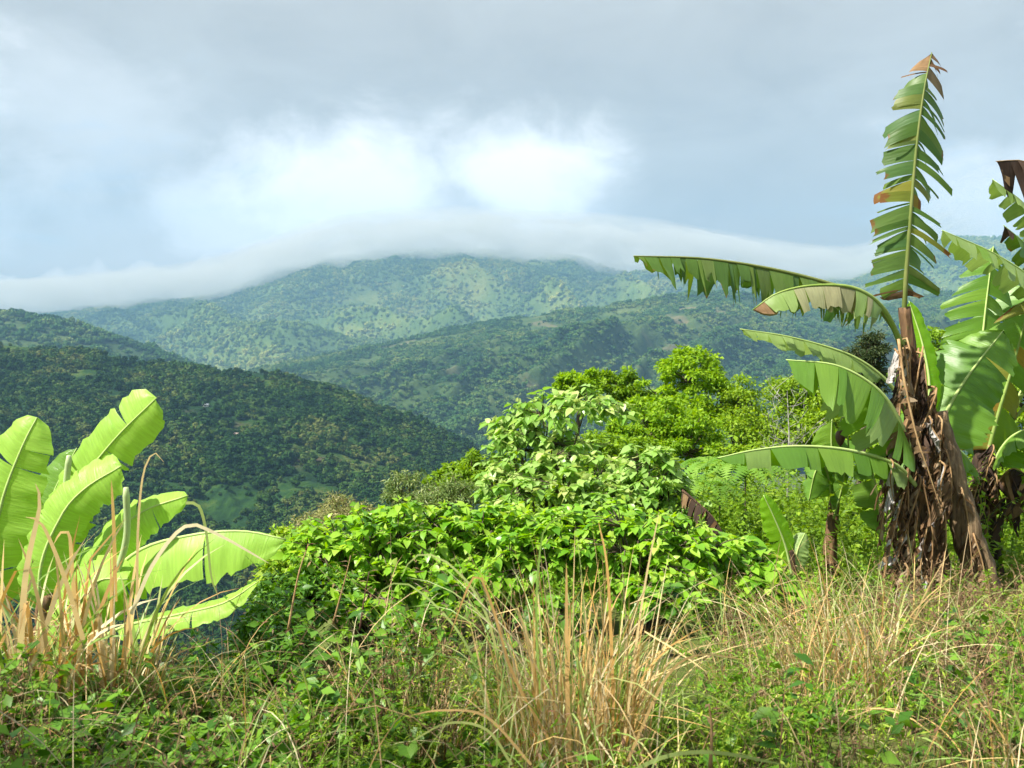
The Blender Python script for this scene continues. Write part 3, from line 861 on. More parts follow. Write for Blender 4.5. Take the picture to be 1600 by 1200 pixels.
def tree(name, label, blobs, seed, mat, leaf=0.1, nclump=60, per=90, clump=0.16, group=None, trunk_r=0.09, base=None, bark='bark', tpl=TPL_TINY, flat=0.6, cat='tree', open_=0.15):
    r = np.random.default_rng(seed)
    B = []
    for (px, py, rx, ry, Y) in blobs:
        k = Y / FPX
        B.append((np.array(P(px, py, Y)), np.array([rx * k, (rx + ry) / 2 * k, ry * k])))
    cx = np.mean([b[0] for b in B], axis=0)
    bx, by = (cx[0], cx[1]) if base is None else base
    g0 = gz(bx, by)
    root = empty(name, (bx, by, g0), label, cat, group)
    b0 = np.array([bx, by, g0 - 0.2])
    low = min(b[0][2] - b[1][2] * 0.6 for b in B)
    fork = np.array([bx + r.normal(0, 0.1), by, max(g0 + 0.35 * (cx[2] - g0), low)])
    tr = MB(); tw = MB(); fo = MB()
    tube(tr, catmull([b0, (b0 + fork) / 2 + r.normal(0, 0.08, 3), fork], 8), np.linspace(trunk_r * 1.3, trunk_r * 0.7, 8), 8)
    vol = np.array([np.prod(b[1]) ** (2 / 3) for b in B]); vol /= vol.sum()
    pos = []; rad_ = []
    for (c, rad), fr in zip(B, vol):
        nc = max(4, int(nclump * fr))
        hub = c - np.array([0, 0, 0.35 * rad[2]])
        tube(tr, catmull([fork, (fork + hub) / 2 + r.normal(0, 0.12, 3) * rad, hub], 7), np.linspace(trunk_r * 0.65, trunk_r * 0.25, 7), 6)
        d = rand_dirs(r, nc, -0.75)
        for q in d:
            e = c + q * rad * r.uniform(0.55, 1.05)
            tube(tw, catmull([hub, (hub + e) / 2 + r.normal(0, 0.1, 3) * rad, e], 5), np.linspace(trunk_r * 0.22, 0.006, 5), 4, cap=False)
            pos.append(e); rad_.append(clump * rad.mean() * r.uniform(0.75, 1.6) * 1.6)
    for e, cr in zip(pos, rad_):
        n = int(per * r.uniform(0.6, 1.4))
        d = unit(r.normal(size=(n, 3))) * (r.uniform(0, 1, (n, 1)) ** 0.45) * np.array([1, 1, flat]) * cr
        p = e + d
        ax = unit(d * [1, 1, 0.4] + r.normal(0, 0.5, (n, 3)) * cr + np.array([0, 0, -0.15 * cr]))
        nrm = unit(np.array([0, 0, 1.0]) + r.normal(0, 0.5, (n, 3)))
        put_leaves(fo, tpl, p, ax, nrm, leaf * r.uniform(0.6, 1.25, n), np.clip(r.uniform(0, 0.25) + r.uniform(0, 0.75, n), 0, 1))
    tr.build('trunk', M[bark], root, True); tag(tw.build('branches', M[bark], root), kind='stuff')
    tag(fo.build('crown', M[mat], root), kind='stuff')
    return root


# ------------------------------------------------------------------ banana leaves
def wprof(s, tip=0.5, basef=0.14):
    a = np.clip(s / basef, 0, 1); a = np.sqrt(1 - (1 - a) ** 2)
    b = np.clip((s - tip) / (1 - tip), 0, 1); b = np.sqrt(np.clip(1 - b ** 2.2, 0, 1))
    return a * b


def banana_leaf(root, ctrl, hw, seed, mat='ban_green', pet=0.15, up=(0, 0, 1), fold=(0.3, 0.3), curl=(0.4, 0.4), tears=(4, 4), gap=0.35, k=0.0, rib='rib', rib_r=0.02, sides=(1, 1), ragged=0.1, jit=0.12, tip=0.5, hang=0.0, mat2=None, p2=0.0, wave=0.02, name='leaf', endmat=None, endu=(0.9, 1.0), twist=0.0, basef=0.14, fray=0.06, joined=False, irr=1.0):
    """one leaf: its petiole and midrib are the part, the blade pieces between the tears are sub-parts"""
    r = np.random.default_rng(seed)
    n = 90
    path = catmull(ctrl, n)
    T, Sd, Nn = frames(path, up)
    L = np.linalg.norm(np.diff(path, axis=0), axis=1).sum()
    rb = MB()
    tt = np.linspace(0, 1, 26)
    tube(rb, catmull(ctrl, 26), rib_r * (1 - 0.85 * tt) + 0.0015, 6)
    lf = rb.build(name, M[rib], root, True)
    base = root.location
    jb = {}

    def at(arr, t):
        f = np.clip(t, 0, 1) * (n - 1)
        i = np.minimum(f.astype(int), n - 2); w_ = (f - i)[..., None]
        return arr[i] * (1 - w_) + arr[i + 1] * w_
    for si, side in enumerate((1, -1)):
        if not sides[si]: continue
        nt = tears[si]
        cuts = np.sort(np.concatenate([[0, 1], (np.arange(1, nt + 1) + r.uniform(-0.38, 0.38, nt) * irr) / (nt + 1)]))
        cuts = np.clip(cuts, 0, 1); cuts = cuts[np.concatenate([[True], np.diff(cuts) > 0.006])]; cuts[-1] = 1.0
        for a, b in zip(cuts[:-1], cuts[1:]):
            ni = max(4, int((b - a) * 44)); nj = 8
            s0 = np.linspace(a, b, ni)[None, :]; q = np.linspace(0, 1, nj)[:, None]
            mid = (a + b) / 2
            pick = lambda q_: q_[si] if isinstance(q_, tuple) else q_
            wseg = hw * sides[si] * (1 + r.normal(0, pick(ragged)))
            g = (gap[si] if isinstance(gap, tuple) else gap) * r.uniform(0.3, 1.3) if nt else 0.0
            s = mid + (s0 - mid) * (1 - g * q ** 1.3)
            w0 = wprof(s0 + 0 * q, tip[si] if isinstance(tip, tuple) else tip, basef) * wseg * (1 + fray * r.normal(0, 1, (1, ni)) * q ** 3)
            sh = ((k[si] if isinstance(k, tuple) else k) * q ** 1.2 * w0 / L) + r.normal(0, 0.010) * q * (nt > 3)
            t = pet + (1 - pet) * np.clip(s + sh, -0.08, 1.0)
            c = at(path, t); S_ = at(Sd, t); N_ = at(Nn, t)
            ph0 = fold[si] + r.normal(0, pick(jit)); cu = curl[si] * r.uniform(0.6, 1.4)
            qq = np.linspace(0, 1, 13)
            ph = ph0 + cu * qq
            xs = np.concatenate([[0], np.cumsum(np.cos((ph[1:] + ph[:-1]) / 2)) / 12]); ys = np.concatenate([[0], np.cumsum(np.sin((ph[1:] + ph[:-1]) / 2)) / 12])
            dx = np.interp(q, qq, xs)[..., None] * w0[..., None]; dn = np.interp(q, qq, ys)[..., None] * w0[..., None]
            pos = c + side * S_ * dx - N_ * dn
            wz = wave * (np.sin(s0 * 55 + r.uniform(0, 6)) * 0.25 + fbm(s0 * 9 + seed + 0 * q, q * 1.5 + si * 5 + 0 * s0, 2)) * q
            pos = pos + N_ * wz[..., None]
            if hang:
                pos[..., 2] -= hang * r.uniform(0.5, 1.5) * (q ** 1.6) * w0
            idx = np.arange(ni * nj).reshape(nj, ni)
            Q = np.stack([idx[:-1, :-1], idx[:-1, 1:], idx[1:, 1:], idx[1:, :-1]], -1).reshape(-1, 4)
            uv = np.stack([s0 + 0 * q, q + 0 * s0], -1).reshape(-1, 2)
            mt = M[mat]
            if mat2 and r.uniform() < p2: mt = M[mat2]
            if endmat and (mid > endu[0] and mid < endu[1] or (len(endu) > 2 and mid < endu[2])): mt = M[endmat]
            if joined:
                jb.setdefault(mt.name, (mt, MB()))[1].add(pos.reshape(-1, 3) - np.array(base), Q, None, uv, r.uniform(0, 0.99))
                continue
            me = mesh_np('blade_segment', pos.reshape(-1, 3) - np.array(base), Q, uv, np.full(ni * nj, r.uniform(0, 0.99)), mt, True)
            link('blade_segment', me, lf)
    for mt, mbj in jb.values():
        tag(link('blade_shreds', mbj.mesh('blade_shreds', mt, True), lf), kind='stuff')
    return lf


def pp(lst, Y=None):
    return [P(*(q if len(q) == 3 else (q[0], q[1], Y))) for q in lst]


def stem_tube(root, ctrl, r0, r1, mat, seed, name='pseudostem', ridges=7):
    r = np.random.default_rng(seed)
    ph = r.uniform(0, 6.28, 4)
    mb = MB()
    n = 40

    def rf(t, a):
        return 1 + 0.07 * np.sin(a * ridges + ph[0] + 3 * t) + 0.05 * np.sin(a * 3 + ph[1] - 5 * t) + 0.06 * np.sin(t * 26 + a + ph[2]) * (t > 0.05) + 0.05 * np.sin(t * 61 + 2 * a + ph[3])
    tube(mb, catmull(ctrl, n), np.linspace(r0, r1, n), 22, rfun=rf)
    return mb.build(name, M[mat], root, True)


CAMDIR = (0, -1, 0.15)


def dead_hang(root, px0, py0, px1, py1, Y, seed, hw=0.10, mat='dead_leaf', out=0.08, rib_r=0.008, tears=17, name='dead_leaf'):
    r = np.random.default_rng(seed)
    a = P(px0, py0, Y + 0.02); b = P(px1, py1, Y - out)
    m1 = a + Vector((r.normal(0, 0.03), -out * 0.9, -0.05))
    m2 = a * 0.55 + b * 0.45 + Vector((r.normal(0, 0.03), -out * 0.5 + r.normal(0, 0.03), 0))
    return banana_leaf(root, [a, m1, m2, b], hw, seed, mat, pet=0.06, up=(r.normal(0, 0.5), -1, 0.1), fold=(0.7, 0.7), curl=(1.6, 1.6), tears=(tears, tears), gap=0.75, k=0.35 / max(hw, 0.05) * 0.12, rib='rib_dead', rib_r=rib_r, ragged=0.35, jit=0.5, mat2='dead_grey' if r.uniform() < 0.3 else 'dead_leaf', p2=0.12, wave=0.07, name=name, hang=1.1, joined=True)


# ---- the tall banana plant at the right
Yb = 8.0
bx, by = P(1470, 975, Yb).x, Yb
root = empty('banana_plant', (bx, by, gz(bx, by)), 'tall banana plant with one upright torn leaf against the sky and brown skirt', 'banana plant', 'banana plants on the slope')
gb = gz(bx, by)
stem_tube(root, [Vector((P(1466, 960, 8.15).x, 8.15, gb - 0.1)), P(1458, 850, 8.12), P(1442, 700, 8.1), P(1424, 580, 8.08), P(1413, 480, 8.05)], 0.13, 0.05, 'stem', 1)
stem_tube(root, [Vector((P(1552, 975, 7.95).x, 7.95, gz(P(1552, 975, 7.95).x, 7.95) - 0.12)), P(1520, 860, 7.97), P(1488, 740, 8.0), P(1462, 645, 8.05)], 0.155, 0.085, 'stem_rust', 2)
banana_leaf(root, pp([(1413, 520, 8.1), (1414, 460, 8.0), (1421, 360, 7.95), (1432, 230, 7.95), (1444, 140, 7.98), (1456, 82, 8.05)]), 0.275, 21, 'ban_torn', pet=0.13, up=(0.12, -1, 0.05), fold=(0.1, 0.2), curl=(0.4, 0.55), tears=(46, 36), gap=(0.30, 0.12), k=(-0.6, -0.35), rib='rib_olive', rib_r=0.024, sides=(1.2, 1.0), ragged=(0.24, 0.12), jit=(0.3, 0.18), irr=2.6, fray=0.03, tip=(0.35, 0.55), mat2='ban_yellowing', p2=0.07, endmat='dead_leaf', endu=(0.9, 1.01, 0.05), hang=0.0, wave=0.015, basef=0.08)
banana_leaf(root, pp([(1408, 545, 8.1), (1392, 505, 8.0), (1345, 462, 7.9), (1240, 428, 7.75), (1110, 405, 7.6), (990, 400, 7.5)]), 0.28, 22, 'ban_torn', pet=0.16, fold=(1.0, 1.12), curl=(0.3, 0.3), tears=(16, 38), irr=2.4, gap=0.36, k=-0.2, rib='rib_olive', rib_r=0.026, ragged=0.12, jit=0.13, tip=0.45, wave=0.02, fray=0.25)
banana_leaf(root, pp([(1410, 540, 7.95), (1380, 482, 7.75), (1335, 450, 7.65), (1270, 446, 7.6), (1215, 458, 7.58), (1176, 484, 7.6)]), 0.21, 23, 'ban_pale', pet=0.26, fold=(0.9, 1.05), curl=(0.3, 0.3), tears=(5, 9), gap=0.2, k=-0.1, rib='rib', rib_r=0.024, ragged=0.1, jit=0.1, tip=0.7, mat2='ban_drying', p2=0.4, endmat='dead_leaf', endu=(0.86, 1.01), wave=0.03)
banana_leaf(root, pp([(1418, 640, 8.35), (1385, 595, 8.3), (1330, 556, 8.2), (1240, 528, 8.05), (1156, 514, 7.95)]), 0.20, 24, 'ban_pale', pet=0.2, fold=(0.5, 0.85), curl=(0.3, 0.4), tears=(6, 11), gap=0.25, k=-0.1, rib='rib_pale', rib_r=0.02, tip=0.4, jit=0.1)
banana_leaf(root, pp([(1425, 720, 7.95), (1412, 672, 7.8), (1375, 612, 7.7), (1310, 572, 7.65), (1228, 562, 7.7)]), 0.46, 25, 'ban_green', pet=0.08, fold=(0.7, 1.0), curl=(0.4, 0.35), tears=(5, 7), gap=0.3, k=-0.1, rib='rib_pale', rib_r=0.024, tip=0.35, jit=0.16, mat2='ban_pale', p2=0.25)
banana_leaf(root, pp([(1440, 680, 8.4), (1452, 610, 8.45), (1442, 540, 8.5), (1420, 470, 8.55)]), 0.20, 26, 'ban_lime', pet=0.18, up=(0.15, -1, 0.1), fold=(0.2, 0.3), curl=(0.3, 0.3), tears=(0, 1), gap=0.2, rib='rib_pale', rib_r=0.016, tip=0.3)
banana_leaf(root, pp([(1440, 770, 7.9), (1400, 727, 7.75), (1330, 704, 7.6), (1250, 697, 7.5), (1180, 703, 7.45), (1120, 716, 7.4)]), 0.20, 27, 'ban_green', pet=0.1, fold=(0.9, 1.0), curl=(0.3, 0.3), tears=(5, 7), gap=0.25, rib='rib_pale', rib_r=0.022, tip=0.35, jit=0.12, mat2='ban_pale', p2=0.3)
banana_leaf(root, pp([(1450, 740, 8.4), (1474, 655, 8.45), (1512, 588, 8.5), (1568, 516, 8.6)]), 0.42, 28, 'ban_green', pet=0.16, up=(-0.35, -1, 0.35), fold=(0.12, 0.2), curl=(0.3, 0.45), tears=(2, 3), gap=0.1, rib='rib_pale', rib_r=0.022, tip=0.4, wave=0.03)
banana_leaf(root, pp([(1440, 800, 8.5), (1470, 740, 8.6), (1490, 690, 8.8), (1480, 650, 9.0)]), 0.3, 29, 'ban_green', pet=0.15, up=(0.2, -1, 0.3), tears=(2, 2), gap=0.2, rib='rib_pale', rib_r=0.018)
dl = np.random.default_rng(77)
for i in range(26):
    f = dl.uniform(0, 1)
    x0 = 1404 + 20 * f + dl.uniform(-8, 8) + (30 if i % 3 == 0 else 0); y0 = 525 + 250 * f * dl.uniform(0.3, 1.2)
    ln = dl.uniform(150, 300)
    x1 = x0 + dl.uniform(-42, 26) - (12 if y0 + ln > 800 else 0)
    dead_hang(root, x0, y0, x1, min(y0 + ln, 955), 7.95 + dl.uniform(-0.1, 0.12), 300 + i, hw=dl.uniform(0.05, 0.10), out=dl.uniform(0.04, 0.13), mat='dead_leaf' if i % 5 else 'dead_dark')
for i, (x0, y0, x1, y1) in enumerate([(1462, 648, 1470, 760), (1475, 700, 1486, 800), (1500, 760, 1520, 900), (1520, 830, 1545, 950), (1448, 800, 1436, 960), (1430, 790, 1410, 950), (1470, 790, 1460, 950)]):
    dead_hang(root, x0, y0, x1, y1, 7.86, 360 + i, hw=0.10, out=0.07, mat='dead_leaf')
for i, (x0, y0, x1, y1) in enumerate([(1468, 720, 1474, 815), (1388, 715, 1398, 790), (1414, 880, 1424, 960), (1452, 650, 1470, 690), (1448, 900, 1462, 960), (1398, 545, 1404, 575)]):
    dead_hang(root, x0, y0, x1, y1, 7.72, 380 + i, hw=0.085, out=0.05, mat='dead_grey', tears=1)
banana_leaf(root, pp([(1404, 530, 7.75), (1412, 590, 7.66), (1432, 680, 7.62), (1452, 740, 7.62), (1470, 795, 7.64)]), 0.05, 41, 'dead_leaf', pet=0.1, up=(0.2, -1, 0), fold=(0.3, 0.3), tears=(26, 26), gap=0.8, k=0.2, rib='rib_dead', rib_r=0.013, ragged=0.3, jit=0.5, name='dead_leaf', joined=True)

# ---- small banana with hanging leaves and a flower bud
Ys = 8.7
sx = P(1303, 900, Ys).x
root = empty('banana_plant', (sx, Ys, gz(sx, Ys)), 'short banana plant with drooping folded leaves and a small dark bud', 'banana plant', 'banana plants on the slope')
stem_tube(root, [Vector((sx, Ys, gz(sx, Ys) - 0.1)), P(1298, 850, Ys), P(1306, 770, Ys), P(1305, 720, Ys)], 0.085, 0.035, 'stem', 11)
banana_leaf(root, pp([(1304, 800, 8.7), (1302, 740, 8.62), (1299, 690, 8.55), (1300, 655, 8.5)]), 0.24, 51, 'ban_pale', pet=0.15, up=(0, -1, 0.25), fold=(0.5, 0.45), curl=(0.5, 0.5), tears=(2, 2), gap=0.25, k=-0.6, rib='rib_pale', rib_r=0.016, tip=0.35, mat2='ban_green', p2=0.6)
banana_leaf(root, pp([(1306, 790, 8.7), (1325, 725, 8.6), (1355, 720, 8.5), (1372, 780, 8.42), (1374, 838, 8.4)]), 0.22, 52, 'ban_green', pet=0.2, up=(0.5, -0.9, 0.3), fold=(0.5, 0.5), curl=(0.5, 0.5), tears=(3, 3), gap=0.3, rib='rib', rib_r=0.016, tip=0.4)
banana_leaf(root, pp([(1303, 800, 8.65), (1291, 735, 8.55), (1275, 735, 8.45), (1263, 785, 8.4)]), 0.2, 53, 'ban_green', pet=0.2, up=(-0.5, -0.9, 0.3), fold=(0.5, 0.5), curl=(0.5, 0.5), tears=(2, 2), gap=0.3, rib='rib', rib_r=0.014, tip=0.4)
banana_leaf(root, pp([(1303, 810, 8.6), (1318, 750, 8.5), (1322, 705, 8.45)]), 0.08, 54, 'ban_green', pet=0.15, up=(0.3, -1, 0.1), fold=(0.6, 0.6), tears=(0, 0), rib='rib', rib_r=0.012)
mb = MB(); tube(mb, catmull(pp([(1326, 700, 8.5), (1322, 655, 8.42), (1314, 655, 8.38), (1313, 672, 8.38)]), 14), 0.008, 6)
bud = mb.build('flower_stalk', M['rib'], root, True)
mb = MB(); tube(mb, catmull(pp([(1313, 670, 8.38), (1313, 698, 8.38)]), 12), 0.045 * np.sin(np.linspace(0.35, 3.1, 12)) ** 0.8, 12); mb.build('flower_bud', M['bud'], root, True)

# ---- young banana shoot
Yy = 7.4
sx = P(1238, 895, Yy).x
root = empty('banana_shoot', (sx, Yy, gz(sx, Yy)), 'young banana shoot with one upright bright green leaf beside the shrub', 'banana plant', 'banana plants on the slope')
stem_tube(root, [Vector((sx, Yy, gz(sx, Yy) - 0.08)), P(1240, 900, Yy), P(1236, 860, Yy)], 0.04, 0.02, 'stem', 12)
banana_leaf(root, pp([(1238, 900, 7.4), (1226, 850, 7.38), (1210, 810, 7.35), (1193, 774, 7.33)]), 0.14, 61, 'ban_lime', pet=0.12, up=(0.25, -1, 0.25), fold=(0.15, 0.25), tears=(0, 1), gap=0.1, rib='rib_pale', rib_r=0.011, tip=0.35)
banana_leaf(root, pp([(1238, 905, 7.4), (1246, 860, 7.42), (1258, 832, 7.48)]), 0.12, 62, 'ban_pale', pet=0.15, up=(-0.2, -1, 0.3), fold=(0.2, 0.2), tears=(0, 0), rib='rib_pale', rib_r=0.009, tip=0.4)

# ---- second tall banana at the right edge
Yr = 9.6
sx = P(1552, 955, Yr).x
root = empty('banana_plant', (sx, Yr, gz(sx, Yr)), 'dark stemmed banana plant at the right edge with broad overlapping leaves', 'banana plant', 'banana plants on the slope')
stem_tube(root, [Vector((sx, Yr, gz(sx, Yr) - 0.1)), P(1545, 870, Yr), P(1535, 760, Yr), P(1538, 680, Yr), P(1550, 600, Yr)], 0.15, 0.06, 'stem_dark', 13)
banana_leaf(root, pp([(1536, 740, 9.5), (1556, 660, 9.35), (1586, 560, 9.2), (1612, 460, 9.1)]), 0.42, 71, 'ban_green', pet=0.15, up=(-0.1, -1, 0.15), fold=(0.35, 0.45), curl=(0.5, 0.5), tears=(6, 7), gap=0.3, k=-0.7, rib='rib', rib_r=0.024, mat2='ban_yellowing', p2=0.45, tip=0.5)
banana_leaf(root, pp([(1532, 740, 9.8), (1530, 600, 9.9), (1538, 500, 9.95), (1552, 385, 10.0)]), 0.40, 72, 'ban_green', pet=0.35, up=(0.05, -1, 0.15), fold=(0.25, 0.3), curl=(0.4, 0.5), tears=(12, 14), gap=0.35, k=-0.6, rib='rib_pale', rib_r=0.022, tip=0.5)
banana_leaf(root, pp([(1565, 680, 9.6), (1640, 520, 9.4), (1625, 450, 9.2), (1560, 400, 9.0), (1472, 360, 8.8)]), 0.24, 73, 'ban_pale', pet=0.4, fold=(0.6, 0.75), curl=(0.3, 0.3), tears=(7, 13), gap=0.3, rib='rib_pale', rib_r=0.024, tip=0.5, mat2='ban_green', p2=0.2)
banana_leaf(root, pp([(1565, 680, 9.7), (1650, 480, 9.7), (1640, 370, 9.6), (1600, 318, 9.5), (1550, 280, 9.4)]), 0.24, 74, 'ban_pale', pet=0.5, fold=(0.6, 0.8), curl=(0.3, 0.3), tears=(7, 10), gap=0.35, rib='rib_pale', rib_r=0.02, tip=0.4)
banana_leaf(root, pp([(1570, 680, 9.7), (1665, 420, 9.7), (1640, 280, 9.6), (1600, 252, 9.5), (1556, 252, 9.4)]), 0.26, 75, 'dead_dark', pet=0.55, fold=(1.1, 1.2), curl=(0.4, 0.4), tears=(5, 7), gap=0.5, rib='rib_dead', rib_r=0.018, ragged=0.3, mat2='dead_leaf', p2=0.4, jit=0.3, tip=0.9, name='dead_leaf', hang=0.3)
banana_leaf(root, pp([(1565, 680, 9.6), (1650, 560, 9.5), (1640, 440, 9.4), (1605, 385, 9.3), (1568, 352, 9.2)]), 0.2, 76, 'ban_torn', pet=0.5, fold=(0.7, 0.9), curl=(0.5, 0.5), tears=(7, 9), gap=0.5, rib='rib', rib_r=0.018, ragged=0.2, endmat='dead_dark', endu=(0.85, 1.01))
banana_leaf(root, pp([(1540, 760, 9.5), (1565, 700, 9.3), (1600, 672, 9.1), (1660, 668, 9.0)]), 0.3, 77, 'ban_green', pet=0.2, fold=(0.6, 0.7), tears=(3, 4), gap=0.25, rib='rib_pale', rib_r=0.02)
banana_leaf(root, pp([(1532, 770, 9.4), (1510, 715, 9.2), (1480, 700, 9.1), (1455, 735, 9.0)]), 0.28, 78, 'ban_green', pet=0.2, fold=(0.5, 0.6), tears=(3, 3), gap=0.25, rib='rib_pale', rib_r=0.018)
banana_leaf(root, pp([(1545, 640, 9.9), (1570, 560, 10.1), (1600, 480, 10.2), (1640, 420, 10.3)]), 0.42, 79, 'ban_green', pet=0.1, up=(-0.2, -1, 0.2), tears=(6, 6), gap=0.3, rib='rib', rib_r=0.02, k=-0.5)
for i in range(12):
    f = dl.uniform(0, 1)
    x0 = 1534 + dl.uniform(-14, 18); y0 = 690 + 130 * f
    dead_hang(root, x0, y0, x0 + dl.uniform(-25, 28), y0 + dl.uniform(70, 150), 9.42 + dl.uniform(-0.1, 0.1), 400 + i, hw=dl.uniform(0.08, 0.14), out=0.1, mat='dead_dark' if i % 2 else 'dead_leaf')
for i, (x0, y0, x1, y1) in enumerate([(1548, 770, 1610, 745), (1552, 790, 1600, 800), (1550, 760, 1640, 790)]):
    banana_leaf(root, pp([(x0, y0, 9.4), ((x0 + x1) / 2, min(y0, y1) - 12, 9.2), (x1, y1, 9.1)]), 0.24, 420 + i, 'dead_dark', pet=0.15, fold=(1.1, 1.25), curl=(0.4, 0.4), tears=(6, 8), gap=0.6, rib='rib_dead', rib_r=0.014, ragged=0.3, jit=0.4, mat2='dead_leaf', p2=0.5, name='dead_leaf', hang=0.4)

# ---- low banana plant at the left edge
Yl = 5.6
sx = P(70, 1000, Yl).x
root = empty('banana_plant', (sx, Yl, gz(sx, Yl)), 'low banana plant at the left edge with broad bright yellow green leaves', 'banana plant', 'banana plants on the slope')
stem_tube(root, [Vector((sx, Yl, gz(sx, Yl) - 0.1)), P(72, 1080, Yl), P(72, 1000, Yl), P(74, 930, Yl)], 0.12, 0.06, 'stem', 14)
banana_leaf(root, pp([(60, 1040, 5.6), (-12, 900, 5.5), (2, 790, 5.45), (34, 700, 5.42), (58, 652, 5.45)]), 0.235, 81, 'ban_bright', pet=0.26, up=(0.3, -1, 0.45), fold=(-0.05, 0.15), curl=(0.2, 0.4), tears=(4, 4), irr=2.0, gap=0.03, ragged=0.03, jit=0.06, rib='rib_pale', rib_r=0.020, tip=0.45, k=0.15)
banana_leaf(root, pp([(80, 1040, 5.7), (78, 880, 5.68), (118, 770, 5.66), (176, 690, 5.64), (244, 622, 5.62)]), 0.175, 82, 'ban_bright', pet=0.22, up=(0.35, -1, 0.5), fold=(0.1, 0.2), curl=(0.3, 0.35), tears=(6, 6), irr=2.0, gap=0.03, ragged=0.03, jit=0.06, rib='rib_pale', rib_r=0.014, tip=0.86, k=0.1)
banana_leaf(root, pp([(72, 1040, 5.35), (62, 900, 5.3), (94, 810, 5.28), (132, 764, 5.27), (190, 728, 5.26)]), 0.15, 83, 'ban_bright', pet=0.28, up=(0.35, -1, 0.45), fold=(0.1, 0.3), curl=(0.25, 0.35), tears=(1, 2), gap=0.03, ragged=0.03, jit=0.06, rib='rib_pale', rib_r=0.014, tip=0.8, k=0.1)
banana_leaf(root, pp([(84, 1040, 5.5), (120, 920, 5.45), (168, 848, 5.4), (222, 800, 5.38), (294, 774, 5.38)]), 0.16, 84, 'ban_bright', pet=0.24, up=(0.2, -0.85, 0.7), fold=(0.3, 0.35), curl=(0.35, 0.3), tears=(3, 3), gap=0.03, ragged=0.03, jit=0.06, rib='rib_pale', rib_r=0.016, tip=0.55)
banana_leaf(root, pp([(90, 1040, 5.4), (150, 930, 5.3), (215, 862, 5.2), (300, 836, 5.1), (380, 830, 5.05), (447, 843, 5.02)]), 0.29, 85, 'ban_bright', pet=0.26, up=(0.0, -0.45, 0.9), fold=(0.5, 0.55), curl=(0.45, 0.45), tears=(2, 3), gap=0.03, rib='rib_pale', rib_r=0.018, tip=0.5, wave=0.03, ragged=0.03, jit=0.06)
banana_leaf(root, pp([(95, 1045, 5.3), (180, 985, 5.1), (270, 962, 4.95), (350, 942, 4.85), (404, 908, 4.8)]), 0.10, 86, 'ban_bright', pet=0.35, up=(0.1, -0.7, 0.8), fold=(0.2, 0.35), curl=(0.3, 0.3), tears=(1, 2), gap=0.03, ragged=0.03, jit=0.06, rib='rib_pale', rib_r=0.014, tip=0.3)
banana_leaf(root, pp([(70, 1040, 5.8), (60, 860, 5.9), (84, 770, 5.95), (120, 700, 6.0)]), 0.2, 87, 'ban_green', pet=0.22, up=(0.2, -1, 0.4), fold=(0.1, 0.2), tears=(2, 2), gap=0.1, rib='rib_pale', rib_r=0.016)
banana_leaf(root, pp([(85, 1060, 5.2), (110, 970, 5.1), (150, 910, 5.05), (200, 905, 5.0)]), 0.2, 89, 'ban_bright', pet=0.15, up=(0.2, -0.9, 0.5), fold=(0.3, 0.35), tears=(2, 3), gap=0.03, ragged=0.03, jit=0.06, rib='rib_pale', rib_r=0.014)
for i, c in enumerate([[(98, 900, 5.5), (100, 800, 5.45), (108, 712, 5.4)], [(160, 950, 5.1), (196, 850, 5.05), (197, 762, 5.0)]]):
    mb = MB(); tube(mb, catmull(pp(c), 16), 0.019 * np.array([0.5] + [1.0] * 14 + [0.75]), 10)
    mb.build('furled_leaf', M['furled'], root, True)

# ---- fallen dead leaf behind the shrubs
c = P(1098, 800, 8.6)
root = empty('dead_banana_leaf', (c.x, c.y, gz(c.x, c.y)), 'dark brown dead banana leaf lying over the shrubs', 'leaf')
banana_leaf(root, pp([(1066, 766, 8.7), (1088, 784, 8.6), (1112, 806, 8.5), (1132, 836, 8.45)]), 0.14, 91, 'dead_dark', pet=0.0, fold=(0.9, 1.1), curl=(0.6, 0.6), jit=0.4, hang=0.5, irr=2.0, tears=(16, 16), gap=0.5, k=0.2, rib='stem_dark', rib_r=0.012, ragged=0.3, mat2='dead_leaf', p2=0.3, name='leaf', tip=0.7, basef=0.3)


# ------------------------------------------------------------------ shrubs
GS = 'broad leaved shrubs on the bank'
shrub('shrub', 'broad leaved green shrub beside the left banana leaves, leftmost of the front row', 'shrub', [(560, 858, 90, 62, 6.5), (640, 838, 80, 55, 6.6), (500, 880, 60, 50, 6.4), (590, 920, 90, 40, 6.2)], 101, 0.092, 460, 8, nobj=190, group=GS, zmin=-0.7)
shrub('shrub', 'broad leaved green shrub behind the tall straw coloured tussock', 'shrub', [(760, 836, 95, 52, 6.7), (850, 848, 90, 52, 6.6), (800, 880, 90, 45, 6.4), (740, 915, 80, 40, 6.3)], 102, 0.092, 460, 8, nobj=190, group=GS, zmin=-0.7)
shrub('shrub', 'broad leaved green shrub below the fallen brown leaf', 'shrub', [(960, 850, 100, 60, 6.6), (1060, 862, 90, 62, 6.7), (1010, 905, 90, 50, 6.4)], 103, 0.092, 420, 8, nobj=190, group=GS, zmin=-0.7)
shrub('shrub', 'dark green low shrub left of the young banana shoot', 'shrub', [(1160, 890, 62, 50, 6.8), (1200, 930, 60, 40, 6.5)], 104, 0.12, 120, 8, nobj=80, group=GS, young=0.1)
